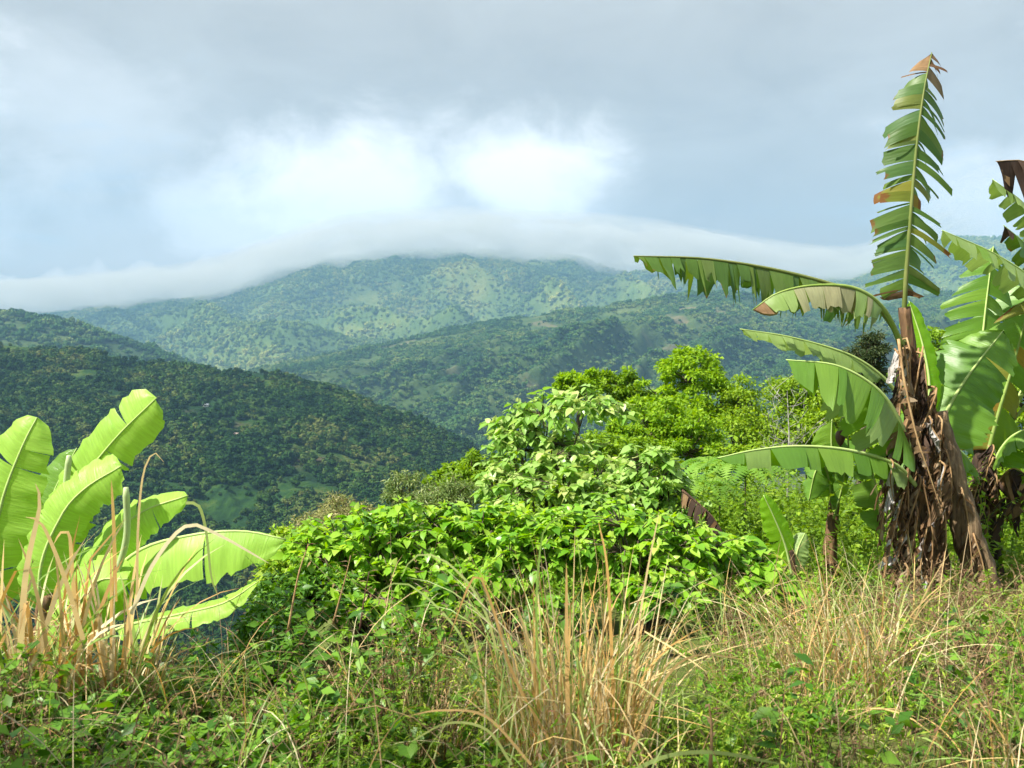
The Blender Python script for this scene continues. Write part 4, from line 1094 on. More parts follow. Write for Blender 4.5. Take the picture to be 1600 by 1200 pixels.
for i, (px, py, s) in enumerate([(545, 960, 1.0), (640, 985, 1.0), (705, 940, 0.9), (860, 965, 1.0), (1050, 950, 1.0)]):
    shrub('seedling', ['small leafy seedling in the shade left of the reddish stalk', 'small leafy seedling below the two left arching grass blades', 'small leafy seedling in the dark gap under the shrubs', 'small leafy seedling hidden among the straw blades', 'small leafy seedling at the foot of the right shrub'][i], 'plant', [(px, py, 48 * s, 30 * s, 5.4)], 120 + i, 0.10, 34, 7, mats=('ivy', 'shrub'), nobj=24, group='leafy seedlings under the shrubs', young=0.5)
shrub('shrub', 'tall pale leaved shrub with whitish new shoots, in front of the lime green tree', 'shrub', [(890, 648, 100, 40, 10.0), (812, 680, 46, 36, 10.0), (850, 720, 85, 55, 9.8), (905, 770, 115, 55, 9.4), (800, 770, 64, 45, 9.4)], 105, 0.13, 420, 8, mats=('pale', 'pale_tip'), nobj=200, young=0.42, group='pale shrubs', droop=1.1)
shrub('shrub', 'pale leaved shrub with a pointed top left of the fallen brown leaf', 'shrub', [(1015, 740, 62, 50, 9.2), (1030, 790, 70, 45, 9.0), (960, 790, 60, 40, 9.0)], 106, 0.125, 200, 8, mats=('pale', 'pale_tip'), nobj=120, young=0.28, group='pale shrubs', droop=1.1)
tree('bush', 'round fine leaved bush with silvery leaves at the edge of the drop', [(640, 768, 36, 34, 13), (625, 790, 30, 26, 12.8)], 107, 'fine', 0.07, 60, 75, 0.2, cat='bush', trunk_r=0.03, group='round fine leaved bushes', tpl=TPL_TINYN)
tree('bush', 'round fine leaved bush just right of its silvery twin', [(712, 775, 48, 30, 12.5), (680, 790, 34, 26, 12.3)], 108, 'fine', 0.07, 66, 75, 0.2, cat='bush', trunk_r=0.03, group='round fine leaved bushes', tpl=TPL_TINYN)
tree('bush', 'brownish seeding bush above the left shrub', [(530, 800, 46, 28, 11), (490, 822, 36, 24, 11), (560, 815, 34, 22, 11)], 109, 'drybush', 0.055, 60, 75, 0.2, cat='bush', trunk_r=0.025, tpl=TPL_TINYN)
tree('bush', 'dull green scrubby bush below the tip of the left banana leaf', [(460, 860, 44, 36, 7.6), (440, 905, 44, 44, 7.2), (500, 845, 36, 26, 7.8)], 110, 'weed', 0.05, 80, 80, 0.2, cat='bush', trunk_r=0.02, tpl=TPL_TINY)
tree('bush', 'green small leaved bush at the left end of the shrub row', [(440, 940, 55, 45, 6.0), (500, 930, 50, 40, 6.0), (420, 985, 50, 40, 5.6)], 111, 'ivy', 0.05, 70, 80, 0.2, cat='bush', trunk_r=0.02, tpl=TPL_TINY)

# ------------------------------------------------------------------ trees
GT = 'trees on the spur behind the shrubs'
tree('tree', 'lime green tree with the tallest crown in the middle of the spur', [(1080, 585, 62, 36, 25), (1040, 612, 40, 30, 25), (1120, 630, 50, 44, 24.5), (1050, 665, 66, 45, 24)], 201, 'tree_lime', 0.15, 100, 130, 0.15, GT, 0.12)
tree('tree', 'small lime green tree left of the tallest one', [(905, 605, 32, 26, 24), (885, 625, 24, 22, 24)], 202, 'tree_lime', 0.13, 34, 120, 0.18, GT, 0.08)
tree('tree', 'lime green tree with a browning crown left of the tallest tree', [(965, 600, 40, 24, 26), (985, 625, 36, 26, 26)], 203, 'tree_mid', 0.14, 40, 120, 0.18, GT, 0.08)
tree('tree', 'dense green tree in front of the tallest lime tree', [(1020, 665, 58, 45, 20), (1075, 690, 60, 50, 19.5), (980, 690, 40, 36, 19)], 204, 'tree_lime', 0.12, 90, 130, 0.16, GT, 0.09)
tree('tree', 'olive green tree behind the leafless pale tree', [(1270, 625, 66, 45, 23), (1300, 680, 56, 52, 22), (1220, 690, 56, 50, 22)], 205, 'tree_olive', 0.11, 170, 120, 0.16, GT, 0.1)
tree('tree', 'olive green tree between the lime tree and the leafless tree', [(1165, 640, 42, 48, 24), (1150, 690, 58, 50, 22), (1185, 725, 50, 34, 21)], 206, 'tree_olive', 0.11, 100, 120, 0.16, GT, 0.1)
tree('tree', 'dark brownish green tree top behind the banana leaves', [(1358, 560, 32, 36, 16), (1352, 592, 30, 26, 16)], 207, 'tree_dark', 0.10, 60, 120, 0.18, GT, 0.08, tpl=TPL_TINYN)
tree('tree', 'green tree showing between the two tall banana plants', [(1470, 545, 44, 40, 19), (1455, 600, 50, 46, 18), (1490, 640, 50, 50, 17)], 208, 'tree_mid', 0.11, 90, 120, 0.17, GT, 0.1)
tree('tree', 'green tree behind the broad leaves at the right edge', [(1575, 690, 60, 60, 17), (1560, 760, 70, 50, 16), (1620, 620, 60, 60, 17)], 209, 'tree_olive', 0.11, 90, 120, 0.17, GT, 0.1)
tree('tree', 'yellow green tree behind the torn upright banana stem', [(1385, 680, 50, 60, 18), (1400, 750, 60, 50, 16)], 210, 'tree_mid', 0.10, 80, 120, 0.17, GT, 0.09)
tree('tree', 'low mid green tree behind the round bushes', [(735, 738, 46, 32, 17), (780, 745, 36, 30, 17), (700, 750, 30, 24, 17)], 211, 'tree_mid', 0.10, 60, 110, 0.17, GT, 0.08)
tree('tree', 'shaded green tree behind the pale shrub', [(930, 720, 66, 50, 14), (1000, 720, 50, 40, 14), (870, 740, 56, 40, 14)], 212, 'tree_mid', 0.09, 90, 120, 0.16, GT, 0.08)
# unseen tree, added left of the view to shade the nearest weeds
def add_shade_tree():
    r = np.random.default_rng(31)
    bx, by = -4.6, 0.2
    g0 = gz(bx, by)
    root = empty('added_shade_tree', (bx, by, g0), 'unseen leafy tree added beside the viewer to shade the nearest weeds', 'tree')
    tr = MB(); fo = MB()
    fork = np.array([bx + 0.3, by + 0.2, g0 + 2.9])
    tube(tr, catmull([(bx, by, g0 - 0.2), (bx + 0.1, by, g0 + 1.5), tuple(fork)], 8), np.linspace(0.13, 0.09, 8), 9)
    for i in range(24):
        e = np.array([r.uniform(-5.6, -0.9), r.uniform(0.1, 1.35), r.uniform(3.9, 5.2)])
        tube(tr, catmull([fork, (fork + e) / 2 + [0, 0, 0.2], e], 6), np.linspace(0.04, 0.008, 6), 5)
        n = 120
        p = e + unit(r.normal(size=(n, 3))) * r.uniform(0, 1, (n, 1)) ** 0.4 * [0.5, 0.42, 0.3]
        put_leaves(fo, TPL, p, unit(r.normal(size=(n, 3)) + [0, 0, -0.3]), unit([0, 0, 1] + r.normal(0, 0.4, (n, 3))), 0.13 * r.uniform(0.6, 1.2, n), r.uniform(0, 1, n))
    tr.build('trunk', M['bark'], root, True); tag(fo.build('crown', M['tree_mid'], root), kind='stuff')


add_shade_tree()
# leafless pale tree
c = P(1232, 780, 17)
root = empty('bare_tree', (c.x, c.y, gz(c.x, c.y)), 'leafless pale grey tree with thin branching twigs', 'tree')
r = np.random.default_rng(5)
mb = MB(); tube(mb, [(c.x, c.y, gz(c.x, c.y) - 0.1), *[tuple(q) for q in pp([(1231, 740), (1233, 680), (1230, 610)], 17)]], [0.03, 0.024, 0.016, 0.004], 7); mb.build('trunk', M['bark_pale'], root, True)
mb = MB()
for i in range(24):
    y0 = r.uniform(630, 760); sgn = r.choice([-1, 1]); l_ = r.uniform(18, 48)
    a = P(1232, y0, 17); b = P(1232 + sgn * l_ * r.uniform(0.3, 0.8), y0 - l_ * r.uniform(0.2, 0.7), 17 + r.normal(0, 0.2)); e = P(1232 + sgn * l_, y0 - l_ * r.uniform(0.8, 1.5), 17 + r.normal(0, 0.35))
    tube(mb, catmull([a, b, e], 6), np.linspace(0.008, 0.002, 6), 4)
    for k_ in range(3):
        f = r.uniform(0.4, 0.95); q = a.lerp(e, f)
        tube(mb, [tuple(q), tuple(q + Vector((r.normal(0, 0.2), r.normal(0, 0.1), r.uniform(0.05, 0.3))))], [0.006, 0.003], 3)
mb.build('branches', M['bark_pale'], root)

# ferns
def fern(px, py, Y, seed, label, size=0.8):
    r = np.random.default_rng(seed)
    c = P(px, py, Y)
    root = empty('fern', (c.x, c.y, gz(c.x, c.y)), label, 'fern', 'ferns under the trees')
    top = Vector((c.x, c.y, c.z))
    mb = MB(); tube(mb, [tuple(root.location), tuple((root.location + top) / 2), tuple(top)], 0.008, 6); mb.build('stem', M['bark'], root)
    for i in range(9):
        az = i * 0.7 + r.uniform(-0.2, 0.2)
        d = Vector((math.cos(az), math.sin(az), 0))
        pts = catmull([top, top + d * size * 0.45 + Vector((0, 0, size * 0.28)), top + d * size * 0.95 + Vector((0, 0, -0.05))], 22)
        T, Sd, Nn = frames(pts)
        mb = MB(); tube(mb, pts, np.linspace(0.006, 0.002, 22), 3, cap=False)
        for sg in (1, -1):
            ax = Sd * sg + T * 0.25
            sz = size * 0.3 * np.sin(np.linspace(0.25, 3.0, 22))
            put_leaves(mb, TPL_TINYN, pts, ax, Nn, sz, np.full(22, r.uniform(0, 1)))
        mb.build('frond', M['fern'], root)


fern(1125, 745, 11, 1, 'bright fern left of the leafless tree, below the olive tree', 0.75)
fern(1165, 742, 10.5, 2, 'bright fern under the tip of the low arching banana leaf', 0.7)
fern(1090, 770, 10, 3, 'bright fern just above the fallen brown leaf', 0.6)


# ------------------------------------------------------------------ grasses
def blade_np(base, d0, length, width, bend, r, n=9, up0=0.9, kink=None):
    """ribbon arching from base; d0 horizontal heading, bend = how far it arches over"""
    p = np.array(base, float); pts = [p.copy()]
    th0 = math.atan2(up0, 1 - up0 + 1e-3)
    for i in range(n - 1):
        f = i / (n - 2)
        a = th0 - bend * f ** 1.5
        if kink and f > kink[0]: a -= kink[1]
        p = p + np.array([d0[0] * math.cos(a), d0[1] * math.cos(a), math.sin(a)]) * length / (n - 1)
        pts.append(p.copy())
    pts = np.array(pts)
    az = math.atan2(d0[1], d0[0]) + math.pi / 2 + r.normal(0, 0.5)
    sd = np.array([math.cos(az), math.sin(az), 0.0])
    wv = width * np.sqrt(np.clip(1 - np.linspace(0, 1, n) ** 1.7, 0, 1)) * np.clip(0.55 + np.linspace(0, 1, n) * 2, 0, 1)
    L_ = pts - sd * wv[:, None] / 2; Rr = pts + sd * wv[:, None] / 2
    tw = np.linspace(0, r.normal(0, 0.8), n)
    dn = np.cross(sd, np.gradient(pts, axis=0)); dn = unit(dn)
    L_ = pts - (sd * np.cos(tw)[:, None] + dn * np.sin(tw)[:, None]) * wv[:, None] / 2
    Rr = pts + (sd * np.cos(tw)[:, None] + dn * np.sin(tw)[:, None]) * wv[:, None] / 2
    V = np.stack([L_, Rr], 1).reshape(-1, 3)
    i = np.arange(n - 1) * 2
    Q = np.stack([i, i + 1, i + 3, i + 2], -1)
    uv = np.stack([np.repeat(np.linspace(0, 1, n), 2), np.tile([0, 1], n)], -1)
    return V, Q, uv


def tussock(label, px, py, Y, seed, spread, n_dry, n_green, hmin, hmax, wmin, wmax, bend=(0.2, 1.6), heading=None, hpull=0.0, single=24, group='grass tussocks along the bank', green_bend=(0.8, 2.4), upr=(0.72, 0.97), special=()):
    r = np.random.default_rng(seed)
    c = P(px, py, Y)
    g0 = gz(c.x, c.y)
    root = empty('grass_tussock', (c.x, c.y, g0), label, 'grass', group)
    blades = []
    for kind, cnt in (('straw', n_dry), ('grass', n_green)):
        for i in range(cnt):
            a = r.uniform(0, 6.28); rr = spread * math.sqrt(r.uniform(0, 1))
            b = (c.x + rr * math.cos(a), c.y + 0.7 * rr * math.sin(a), 0)
            b = (b[0], b[1], gz(b[0], b[1]) - 0.02)
            ha = a + r.normal(0, 0.9)
            if heading is not None and r.uniform() < hpull: ha = heading + r.normal(0, 0.5)
            d = (math.cos(ha), math.sin(ha))
            bd = r.uniform(*(bend if kind == 'straw' else green_bend)) * (1 if r.uniform() < 0.7 else 0.4)
            ln = r.uniform(hmin, hmax) * (1.15 if kind == 'grass' else 1)
            kk = (r.uniform(0.4, 0.85), r.uniform(0.5, 1.8)) if (kind == 'straw' and r.uniform() < 0.28) else None
            V, Q, uv = blade_np(b, d, ln, r.uniform(wmin, wmax), bd, r, 10, r.uniform(*upr), kk)
            blades.append((ln + r.uniform(0, 0.15) - 0.2 * (b[1] - c.y), kind, V, Q, uv))
    for (kind, ctrl, wd) in special:
        pts = catmull(pp(ctrl), 16)
        T, Sd, Nn = frames(pts, (0, -1, 0.2))
        wv = wd * np.sqrt(np.clip(1 - np.linspace(0, 1, 16) ** 2.2, 0, 1)) + 0.001
        V = np.stack([pts - Sd * wv[:, None] / 2, pts + Sd * wv[:, None] / 2], 1).reshape(-1, 3)
        i = np.arange(15) * 2
        blades.append((99, kind, V, np.stack([i, i + 1, i + 3, i + 2], -1), np.stack([np.repeat(np.linspace(0, 1, 16), 2), np.tile([0, 1], 16)], -1)))
    blades.sort(key=lambda q: -q[0])
    for q in blades[:single]:
        mb = MB(); mb.add(q[2], q[3], None, q[4], 0.0); mb.build('blade', M[q[1]], root, True)
    for kind in ('straw', 'grass'):
        mb = MB()
        for q in blades[single:]:
            if q[1] == kind: mb.add(q[2], q[3], None, q[4], r.uniform(0, 1))
        if mb.n:
            tag(mb.build('dry_blades' if kind == 'straw' else 'green_blades', M[kind], root, True), kind='stuff')
    return root


PI = math.pi
tussock('tall straw coloured grass tussock in the middle foreground', 900, 1200, 3.4, 501, 0.30, 310, 90, 0.35, 1.0, 0.0035, 0.011, single=50, upr=(0.80, 0.99), bend=(0.0, 1.1),
        special=[('grass', [(800, 1140, 3.4), (760, 960, 3.5), (700, 880, 3.55), (650, 868, 3.6), (625, 905, 3.6)], 0.010),
                 ('grass', [(780, 1180, 3.4), (730, 1010, 3.5), (650, 920, 3.6), (605, 915, 3.6), (585, 945, 3.6)], 0.009),
                 ('grass', [(850, 1150, 3.3), (838, 980, 3.4), (845, 850, 3.45), (862, 815, 3.45), (900, 800, 3.4)], 0.009),
                 ('straw', [(960, 1150, 3.2), (955, 1000, 3.25), (948, 880, 3.3), (935, 815, 3.35)], 0.012),
                 ('straw', [(975, 1160, 3.2), (995, 1000, 3.25), (1010, 900, 3.3), (1030, 800, 3.35)], 0.009),
                 ('straw', [(890, 1190, 3.1), (886, 1050, 3.15), (885, 880, 3.2)], 0.015),
                 ('straw', [(860, 1160, 3.1), (800, 1050, 3.15), (770, 950, 3.2), (742, 900, 3.2), (700, 1000, 3.2)], 0.010),
                 ('straw', [(980, 1190, 3.0), (1040, 1060, 3.0), (1090, 1024, 3.0), (1160, 1030, 3.0)], 0.009),
                 ('grass', [(970, 1215, 2.7), (1040, 1182, 2.65), (1120, 1176, 2.6), (1230, 1196, 2.6)], 0.012),
                 ('straw', [(830, 1195, 2.9), (760, 1120, 2.9), (690, 1110, 2.9), (640, 1118, 2.9)], 0.008),
                 ('grass', [(800, 1195, 2.8), (760, 1140, 2.8), (700, 1130, 2.8), (640, 1160, 2.8)], 0.008)])
tussock('straw coloured tussock leaning left in front of the tall banana', 1310, 1110, 4.15, 502, 0.28, 250, 80, 0.35, 0.9, 0.0035, 0.009, heading=PI * 0.95, hpull=0.6, single=36, upr=(0.7, 0.97), bend=(0.1, 1.3))
tussock('broad bladed dry grass clump at the left edge', 20, 1075, 4.0, 503, 0.30, 80, 36, 0.45, 1.05, 0.014, 0.030, single=40, upr=(0.82, 0.99), bend=(0.0, 1.3),
        special=[('straw', [(30, 1050, 3.7), (40, 900, 3.7), (62, 790, 3.7), (55, 755, 3.7)], 0.028), ('straw', [(130, 1000, 3.7), (100, 900, 3.7), (66, 820, 3.7), (40, 808, 3.7)], 0.020)])
tussock('dry grass clump in front of the left banana leaves', 180, 1050, 4.3, 504, 0.24, 80, 34, 0.4, 1.0, 0.010, 0.024, single=40, upr=(0.82, 0.99), bend=(0.0, 1.4),
        special=[('straw', [(214, 930, 4.2), (216, 820, 4.2), (224, 740, 4.2), (240, 708, 4.2), (256, 722, 4.2)], 0.012),
                 ('straw', [(180, 940, 4.2), (178, 830, 4.2), (174, 750, 4.2)], 0.020),
                 ('straw', [(205, 960, 4.1), (240, 880, 4.1), (290, 822, 4.1), (340, 835, 4.1), (420, 880, 4.1)], 0.018),
                 ('grass', [(290, 786, 4.4), (310, 790, 4.4), (322, 830, 4.4), (330, 900, 4.4), (340, 930, 4.4)], 0.014),
                 ('straw', [(118, 960, 4.0), (112, 880, 4.0), (108, 835, 4.0), (95, 832, 4.0), (84, 850, 4.0)], 0.020)])
tussock('yellowing grass clump in the bottom right corner', 1600, 1200, 3.2, 505, 0.22, 50, 34, 0.3, 0.65, 0.006, 0.012, single=20, heading=PI, hpull=0.5)
tussock('fresh green grass tuft in front of the leaning banana stem', 1440, 1030, 5.6, 506, 0.32, 14, 70, 0.3, 0.8, 0.007, 0.014, single=20, green_bend=(0.6, 2.4))
tussock('mixed green and straw grass tuft under the dark low shrub', 1180, 1060, 4.6, 507, 0.36, 70, 46, 0.3, 0.7, 0.004, 0.009, single=16, heading=PI * 0.9, hpull=0.4)
tussock('thin straw grass tuft left of the tall middle tussock', 660, 1130, 3.7, 508, 0.34, 70, 40, 0.25, 0.6, 0.004, 0.008, single=16, upr=(0.6, 0.95))


# single stalks
def stalk(label, ctrl, rad, mat, name='plant_stalk'):
    pts = catmull(pp(ctrl), 12)
    root = empty(name, tuple(pts[0]), label, 'stalk', 'bare stalks in the weeds')
    mb = MB(); tube(mb, pts, np.linspace(rad, rad * 0.4, 12), 6); mb.build('stem', M[mat], root)
    r = np.random.default_rng(int(pts[0][0] * 100) % 999)
    mb = MB()
    for f in (5, 7, 9, 10, 11):
        d = Vector((r.normal(0, 1), r.normal(0, 0.6), 0.4)).normalized()
        put_leaves(mb, TPL_TINYN, [pts[f]], [np.array(d)], [np.array((0, 0, 1.0))], [0.05], [r.uniform()])
    mb.build('leaf_tuft', M['weed_brown'], root)


stalk('pale stalk standing left of the shrubs', [(450, 985, 4.6), (466, 900, 4.6), (482, 850, 4.6)], 0.007, 'rib_dead')
stalk('thin stalk in the dark gap under the shrubs', [(520, 975, 4.6), (538, 910, 4.6), (548, 868, 4.6)], 0.006, 'rib_dead')
stalk('reddish brown stalk in the dark gap under the shrubs', [(562, 985, 4.5), (570, 930, 4.5), (577, 893, 4.5)], 0.006, 'bud')
stalk('reddish forked stalk at the bottom right of the middle tussock', [(1110, 1200, 2.8), (1112, 1140, 2.8), (1108, 1100, 2.8)], 0.007, 'rib_dead')


# ------------------------------------------------------------------ weeds and ground cover: nobody could count them
def scatter(n, r, ylo, yhi, pxlo, pxhi, mask=None):
    Y = np.sqrt(r.uniform(ylo ** 2, yhi ** 2, n)); px = r.uniform(pxlo, pxhi, n)
    X = (px - 800) / FPX * Y
    if mask is not None:
        k = mask(px, Y, X); X, Y = X[k], Y[k]
    return X, Y, G(X, Y)


def weeds(name, label, X, Y, Z, seed, mat, stem_mat, h, per, leaf, tpl=TPL_TINY, lean=0.35, flat=0.5, stem_r=0.0022, lump=2.0):
    r = np.random.default_rng(seed)
    n = len(X)
    hh = r.uniform(*h, n) * np.clip(0.95 + lump * fbm(X * 1.1 + 40, Y * 1.1 + 7, 3), 0.35, 2.0)
    ax2 = r.normal(0, lean, (n, 2)) * hh[:, None]
    b = np.stack([X, Y, Z], -1); tip = b + np.stack([ax2[:, 0], ax2[:, 1], hh], -1)
    mid = (b + tip) / 2 + np.stack([-ax2[:, 0] * 0.25, -ax2[:, 1] * 0.25, hh * 0.1], -1)
    mb = MB()
    # stems as thin crossed ribbons (3 sided)
    ang = np.array([0, 2.09, 4.19])
    ring = np.stack([np.cos(ang), np.sin(ang), 0 * ang], -1) * stem_r
    V = np.stack([b[:, None] + ring, mid[:, None] + ring * 0.8, tip[:, None] + ring * 0.4], 1).reshape(n, 9, 3)
    q = np.array([[0, 1, 4, 3], [1, 2, 5, 4], [2, 0, 3, 5], [3, 4, 7, 6], [4, 5, 8, 7], [5, 3, 6, 8]])
    mb.add(V.reshape(-1, 3), (q[None] + (np.arange(n) * 9)[:, None, None]).reshape(-1, 4), None, None, r.uniform(0, 1, n).repeat(9))
    st_n = mb
    lv = MB()
    k = np.repeat(np.arange(n), per); m = len(k)
    f = r.uniform(0.25, 1.0, m)[:, None]
    pos = np.where(f < 0.5, b[k] * (1 - 2 * f) + mid[k] * 2 * f, mid[k] * (2 - 2 * f) + tip[k] * (2 * f - 1))
    az = r.uniform(0, 6.283, m)
    a = np.stack([np.cos(az), np.sin(az), r.normal(0.1, flat, m)], -1)
    put_leaves(lv, tpl, pos, a, unit(np.array([0, 0, 1.0]) + r.normal(0, 0.4, (m, 3))), leaf * r.uniform(0.5, 1.3, m), np.clip(np.repeat(r.uniform(0, 0.5, n), per) + r.uniform(0, 0.5, m), 0, 1))
    # one object: leaves and stems share the mesh
    V = np.concatenate(lv.V + st_n.V); F = []
    off = lv.n
    Q1 = np.concatenate([np.concatenate(lv.Q)] if lv.Q else [np.zeros((0, 4), int)]); Q2 = np.concatenate(st_n.Q) + off
    T1 = np.concatenate(lv.T) if lv.T else np.zeros((0, 3), int)
    Fs = [f_ for f_ in (Q1, Q2, T1) if len(f_)]
    fm = np.concatenate([np.full(len(f_), 1 if f_ is Q2 else 0) for f_ in Fs])
    o = link(name, mesh_np(name, V, Fs, np.concatenate(lv.UV + st_n.UV), np.concatenate(lv.Rn + st_n.Rn), [M[mat], M[stem_mat]], False, fmat=fm))
    tag(o, label, 'weeds', kind='stuff')
    return o


r = np.random.default_rng(900)
NEAR = lambda px, Y: (Y < 4.25) | (px > 1120) | (px < 380)
fn = lambda X, Y, s, o=0.0: fbm(X * s + o, Y * s + o, 3)
# low broad leaves, densest at the lower left
X, Y, Z = scatter(6600, r, 2.2, 4.8, -650, 2350, lambda px, Y, X: NEAR(px, Y) & (r.uniform(0, 1, len(px)) < np.where(px < 700, 0.75, 0.15) * np.clip(0.75 + 1.4 * fn(X, Y, 1.8), 0.1, 1)))
weeds('broad_leaf_weeds', 'dark green low broad leaved weeds covering the bank', X, Y, Z, 1, 'ivy', 'bark', (0.08, 0.34), 12, 0.075, TPL_TINY)
X, Y, Z = scatter(5200, r, 2.2, 5.0, -650, 2350, lambda px, Y, X: NEAR(px, Y) & (r.uniform(0, 1, len(px)) < np.clip(0.55 + 1.8 * fn(X, Y, 1.3, 5), 0.05, 1) * np.where(px < 420, 0.35, np.where(px > 1300, 0.5, 1))))
weeds('feathery_weeds', 'yellow green feathery weeds tangled over the bank', X, Y, Z, 2, 'weed', 'weed', (0.15, 0.40), 26, 0.030, TPL_TINYN, lean=0.45)
X, Y, Z = scatter(12500, r, 2.2, 7.5, -650, 2350, lambda px, Y, X: NEAR(px, Y) & (r.uniform(0, 1, len(px)) < np.clip(0.55 + 1.9 * fn(X, Y, 1.1, 9), 0.05, 1)))
weeds('withered_weeds', 'brown withered stems and seed heads tangled over the bank', X, Y, Z, 3, 'weed_brown', 'weed_brown', (0.15, 0.44), 15, 0.028, TPL_TINYN, lean=0.6, flat=0.8)
# beyond the bank: undergrowth on the spur
X, Y, Z = scatter(3800, r, 5.0, 11.0, 420, 2350, lambda px, Y, X: (X > -0.10 * Y - 0.3) & (((Y > 7.2) & ((px < 1340) | (Y > 9.5))) | ((px > 1150) & (r.uniform(0, 1, len(px)) < 0.4) & (Y < 7.2))))
weeds('undergrowth', 'yellow green undergrowth below the trees and around the banana plants', X, Y, Z, 4, 'weed', 'weed', (0.15, 0.5), 24, 0.042, TPL_TINY, lean=0.4, lump=1.0)
X, Y, Z = scatter(6500, r, 8.5, 26.0, 780, 1800, lambda px, Y, X: X > -0.06 * Y + 0.3)
weeds('tall_undergrowth', 'tall bright undergrowth between the trees on the spur', X, Y, Z, 5, 'tree_olive', 'weed', (0.4, 1.5), 30, 0.075, TPL_TINY, lean=0.35, stem_r=0.004, lump=0.6)
X, Y, Z = scatter(15000, r, 5.5, 24.0, 1380, 2350)
weeds('turf', 'short yellowish turf at the right edge', X, Y, Z, 6, 'turf', 'turf', (0.05, 0.22), 6, 0.10, TPL_TINYN, lean=0.5, flat=1.2)
X, Y, Z = scatter(1500, r, 4.6, 6.2, -700, 480)
weeds('slope_weeds', 'green weeds on the slope below the left banana', X, Y, Z, 8, 'ivy', 'bark', (0.2, 0.5), 18, 0.06, TPL_TINY)



def tangle(name, label, n, seed, mat, pxr, yr, ln, wd, low):
    r = np.random.default_rng(seed)
    X, Y, Z = scatter(n, r, yr[0], yr[1], pxr[0], pxr[1], lambda px, Y, X: NEAR(px, Y))
    mb = MB()
    for x, y, z in zip(X, Y, Z):
        a = r.uniform(0, 6.283)
        V, Q, uv = blade_np((x, y, z + r.uniform(0, 0.2)), (math.cos(a), math.sin(a)), r.uniform(*ln), r.uniform(*wd), r.uniform(0.3, 2.2), r, 8, r.uniform(*low))
        mb.add(V, Q, None, uv, r.uniform(0, 1))
    tag(mb.build(name, M[mat], None, True), label, 'weeds', kind='stuff')


tangle('tangled_straw', 'thin straw stems tangled through the weeds on the bank', 500, 951, 'straw', (-150, 1750), (2.2, 5.5), (0.25, 0.75), (0.0025, 0.006), (0.35, 0.95))
tangle('tangled_green_grass', 'thin green grass blades growing through the weeds on the bank', 900, 952, 'grass', (-150, 1750), (2.2, 6.5), (0.2, 0.6), (0.003, 0.008), (0.45, 0.97))
tangle('tangled_vines', 'brown vine stems tangled through the weeds on the bank', 600, 953, 'weed_brown', (-150, 1750), (2.2, 5.5), (0.3, 0.9), (0.0025, 0.005), (0.2, 0.9))
# ------------------------------------------------------------------ far houses and a dirt track
def mat_plain(name, col, rough=0.6):
    m, t = new_mat(name)
    geo = t.n('ShaderNodeNewGeometry').outputs['Position']
    nz = t.noise(geo, 0.6, 3, 0.6)
    cc = t.mix(t.math('MULTIPLY', nz, 0.35), c4(col), c4([q * 0.6 for q in col]))
    pr = t.n('ShaderNodeBsdfPrincipled', None, Base_Color=cc, Roughness=rough)
    t.n('ShaderNodeOutputMaterial', None, Surface=pr.outputs[0])
    return m


M['wall'] = mat_plain('whitewashed_wall', (0.75, 0.74, 0.70)); M['tin'] = mat_plain('tin_roof', (0.72, 0.76, 0.80), 0.4); M['tin_rust'] = mat_plain('rusty_roof', (0.45, 0.33, 0.27), 0.6); M['hole'] = mat_plain('dark_opening', (0.05, 0.05, 0.05))


def house(hname, px, v, w_, d_, h_, roof, label, group):
    p = hill_pt(hname, px, v)
    root = empty('house', (p.x, p.y, p.z), label, 'house', group)
    x0, y0 = w_ / 2, d_ / 2
    mb = MB()
    V = [(-x0, -y0, -3), (x0, -y0, -3), (x0, y0, -3), (-x0, y0, -3), (-x0, -y0, h_), (x0, -y0, h_), (x0, y0, h_), (-x0, y0, h_), (-x0, 0, h_ * 1.5), (x0, 0, h_ * 1.5)]
    mb.add(np.array(V) + np.array(p), [(0, 1, 5, 4), (1, 2, 6, 5), (2, 3, 7, 6), (3, 0, 4, 7)], [(4, 8, 7), (5, 6, 9)])
    mb.build('wall', M['wall'], root)
    e = 0.6; z1 = h_ * 1.5 + 0.12; zl = h_ - 0.15
    mb = MB()
    V = [(-x0 - e, -y0 - e, zl), (x0 + e, -y0 - e, zl), (x0 + e, 0, z1), (-x0 - e, 0, z1), (x0 + e, y0 + e, zl), (-x0 - e, y0 + e, zl)]
    V += [(a, b, c_ + 0.2) for a, b, c_ in V]
    mb.add(np.array(V) + np.array(p), [(6, 7, 8, 9), (9, 8, 10, 11), (0, 3, 2, 1), (3, 5, 4, 2), (0, 1, 7, 6), (5, 11, 10, 4), (0, 6, 9, 3), (3, 9, 11, 5), (1, 2, 8, 7), (2, 4, 10, 8)])
    mb.build('roof', M[roof], root)
    mb = MB()
    V = [(-0.6, -y0 - 0.05, 0), (0.6, -y0 - 0.05, 0), (0.6, -y0 - 0.05, 2.2), (-0.6, -y0 - 0.05, 2.2)]
    mb.add(np.array(V) + np.array(p), [(0, 1, 2, 3)])
    mb.build('door', M['hole'], root)


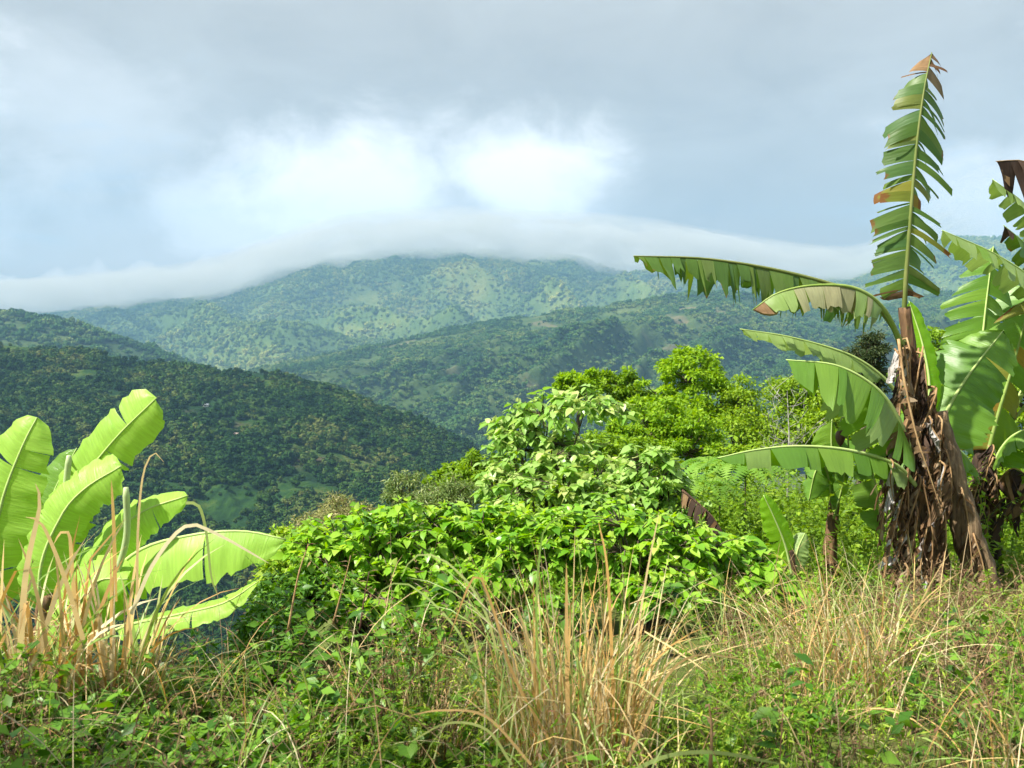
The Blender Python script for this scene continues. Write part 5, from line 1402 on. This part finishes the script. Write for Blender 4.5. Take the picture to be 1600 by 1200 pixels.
gv = 'houses of the far village'
vill = [(448, 0.905), (455, 0.925), (462, 0.90), (468, 0.93), (474, 0.895), (479, 0.915), (486, 0.90), (492, 0.88)]
for i, (px, v) in enumerate(vill):
    house('valley_hill', px, v - 0.1, 13 + 3 * (i % 3), 9, 4, 'tin' if i % 3 else 'wall', ['leftmost', 'second from the left', 'third from the left', 'fourth from the left', 'fifth from the left', 'third from the right', 'second from the right', 'rightmost'][i] + ' tiny pale house in the far village cluster', gv)
gl = 'lone houses on the valley hillside'
for i, (px, v, s, lb) in enumerate([(684, 0.60, 1.6, 'tiny white roofed house on the valley hillside, right of the village'), (800, 0.48, 1.2, 'tiny white house low on the valley hillside above the pale shrub'), (590, 0.72, 0.9, 'tiny house on the hillside just right of the village'), (868, 0.50, 0.9, 'tiny house on the hillside above the small lime green tree'), (935, 0.66, 0.9, 'tiny house high on the hillside left of the lime green tree')]):
    house('valley_hill', px, v, 14 * s, 9 * s, 3.6 * s, 'tin' if i != 3 else 'tin_rust', lb, gl)
gd = 'huts on the dark hillside'
for i, (px, v, s, lb) in enumerate([(322, 0.80, 0.6, 'tiny hut high on the dark hillside above the left banana'), (368, 0.68, 0.6, 'tiny hut with tin roof in the middle of the dark hillside'), (388, 0.58, 0.45, 'tiny pale hut low on the dark hillside')]):
    house('dark_hill', px, v, 7 * s, 5 * s, 2.6 * s, 'tin_rust' if i else 'tin', lb, gd)


def track(name, hname, pts, w_, label):
    ps = np.array([hill_pt(hname, *q) for q in pts])
    ps = catmull([Vector(q) for q in ps], 60)
    # drape on the hill by nearest grid column
    h = HILLS[hname]; flat_ = h['pos'].reshape(-1, 3)
    for i in range(len(ps)):
        d = np.hypot(flat_[:, 0] - ps[i, 0], flat_[:, 1] - ps[i, 1]); j = np.argsort(d)[:4]
        ps[i, 2] = flat_[j, 2].max() + 0.8
    T, Sd, Nn = frames(ps)
    V = np.stack([ps - Sd * w_ / 2, ps + Sd * w_ / 2], 1).reshape(-1, 3)
    i = np.arange(len(ps) - 1) * 2
    o = link(name, mesh_np(name, V, np.stack([i, i + 1, i + 3, i + 2], -1), mat=M['soil']))
    tag(o, label, kind='structure')


M['soil'] = mat_plain('red_soil', (0.26, 0.14, 0.09), 0.95)
track('dirt_road', 'dark_hill', [(212, 0.80), (228, 0.86), (250, 0.92), (275, 0.965), (310, 0.985)], 4.5, 'reddish dirt road climbing over the dark hill')
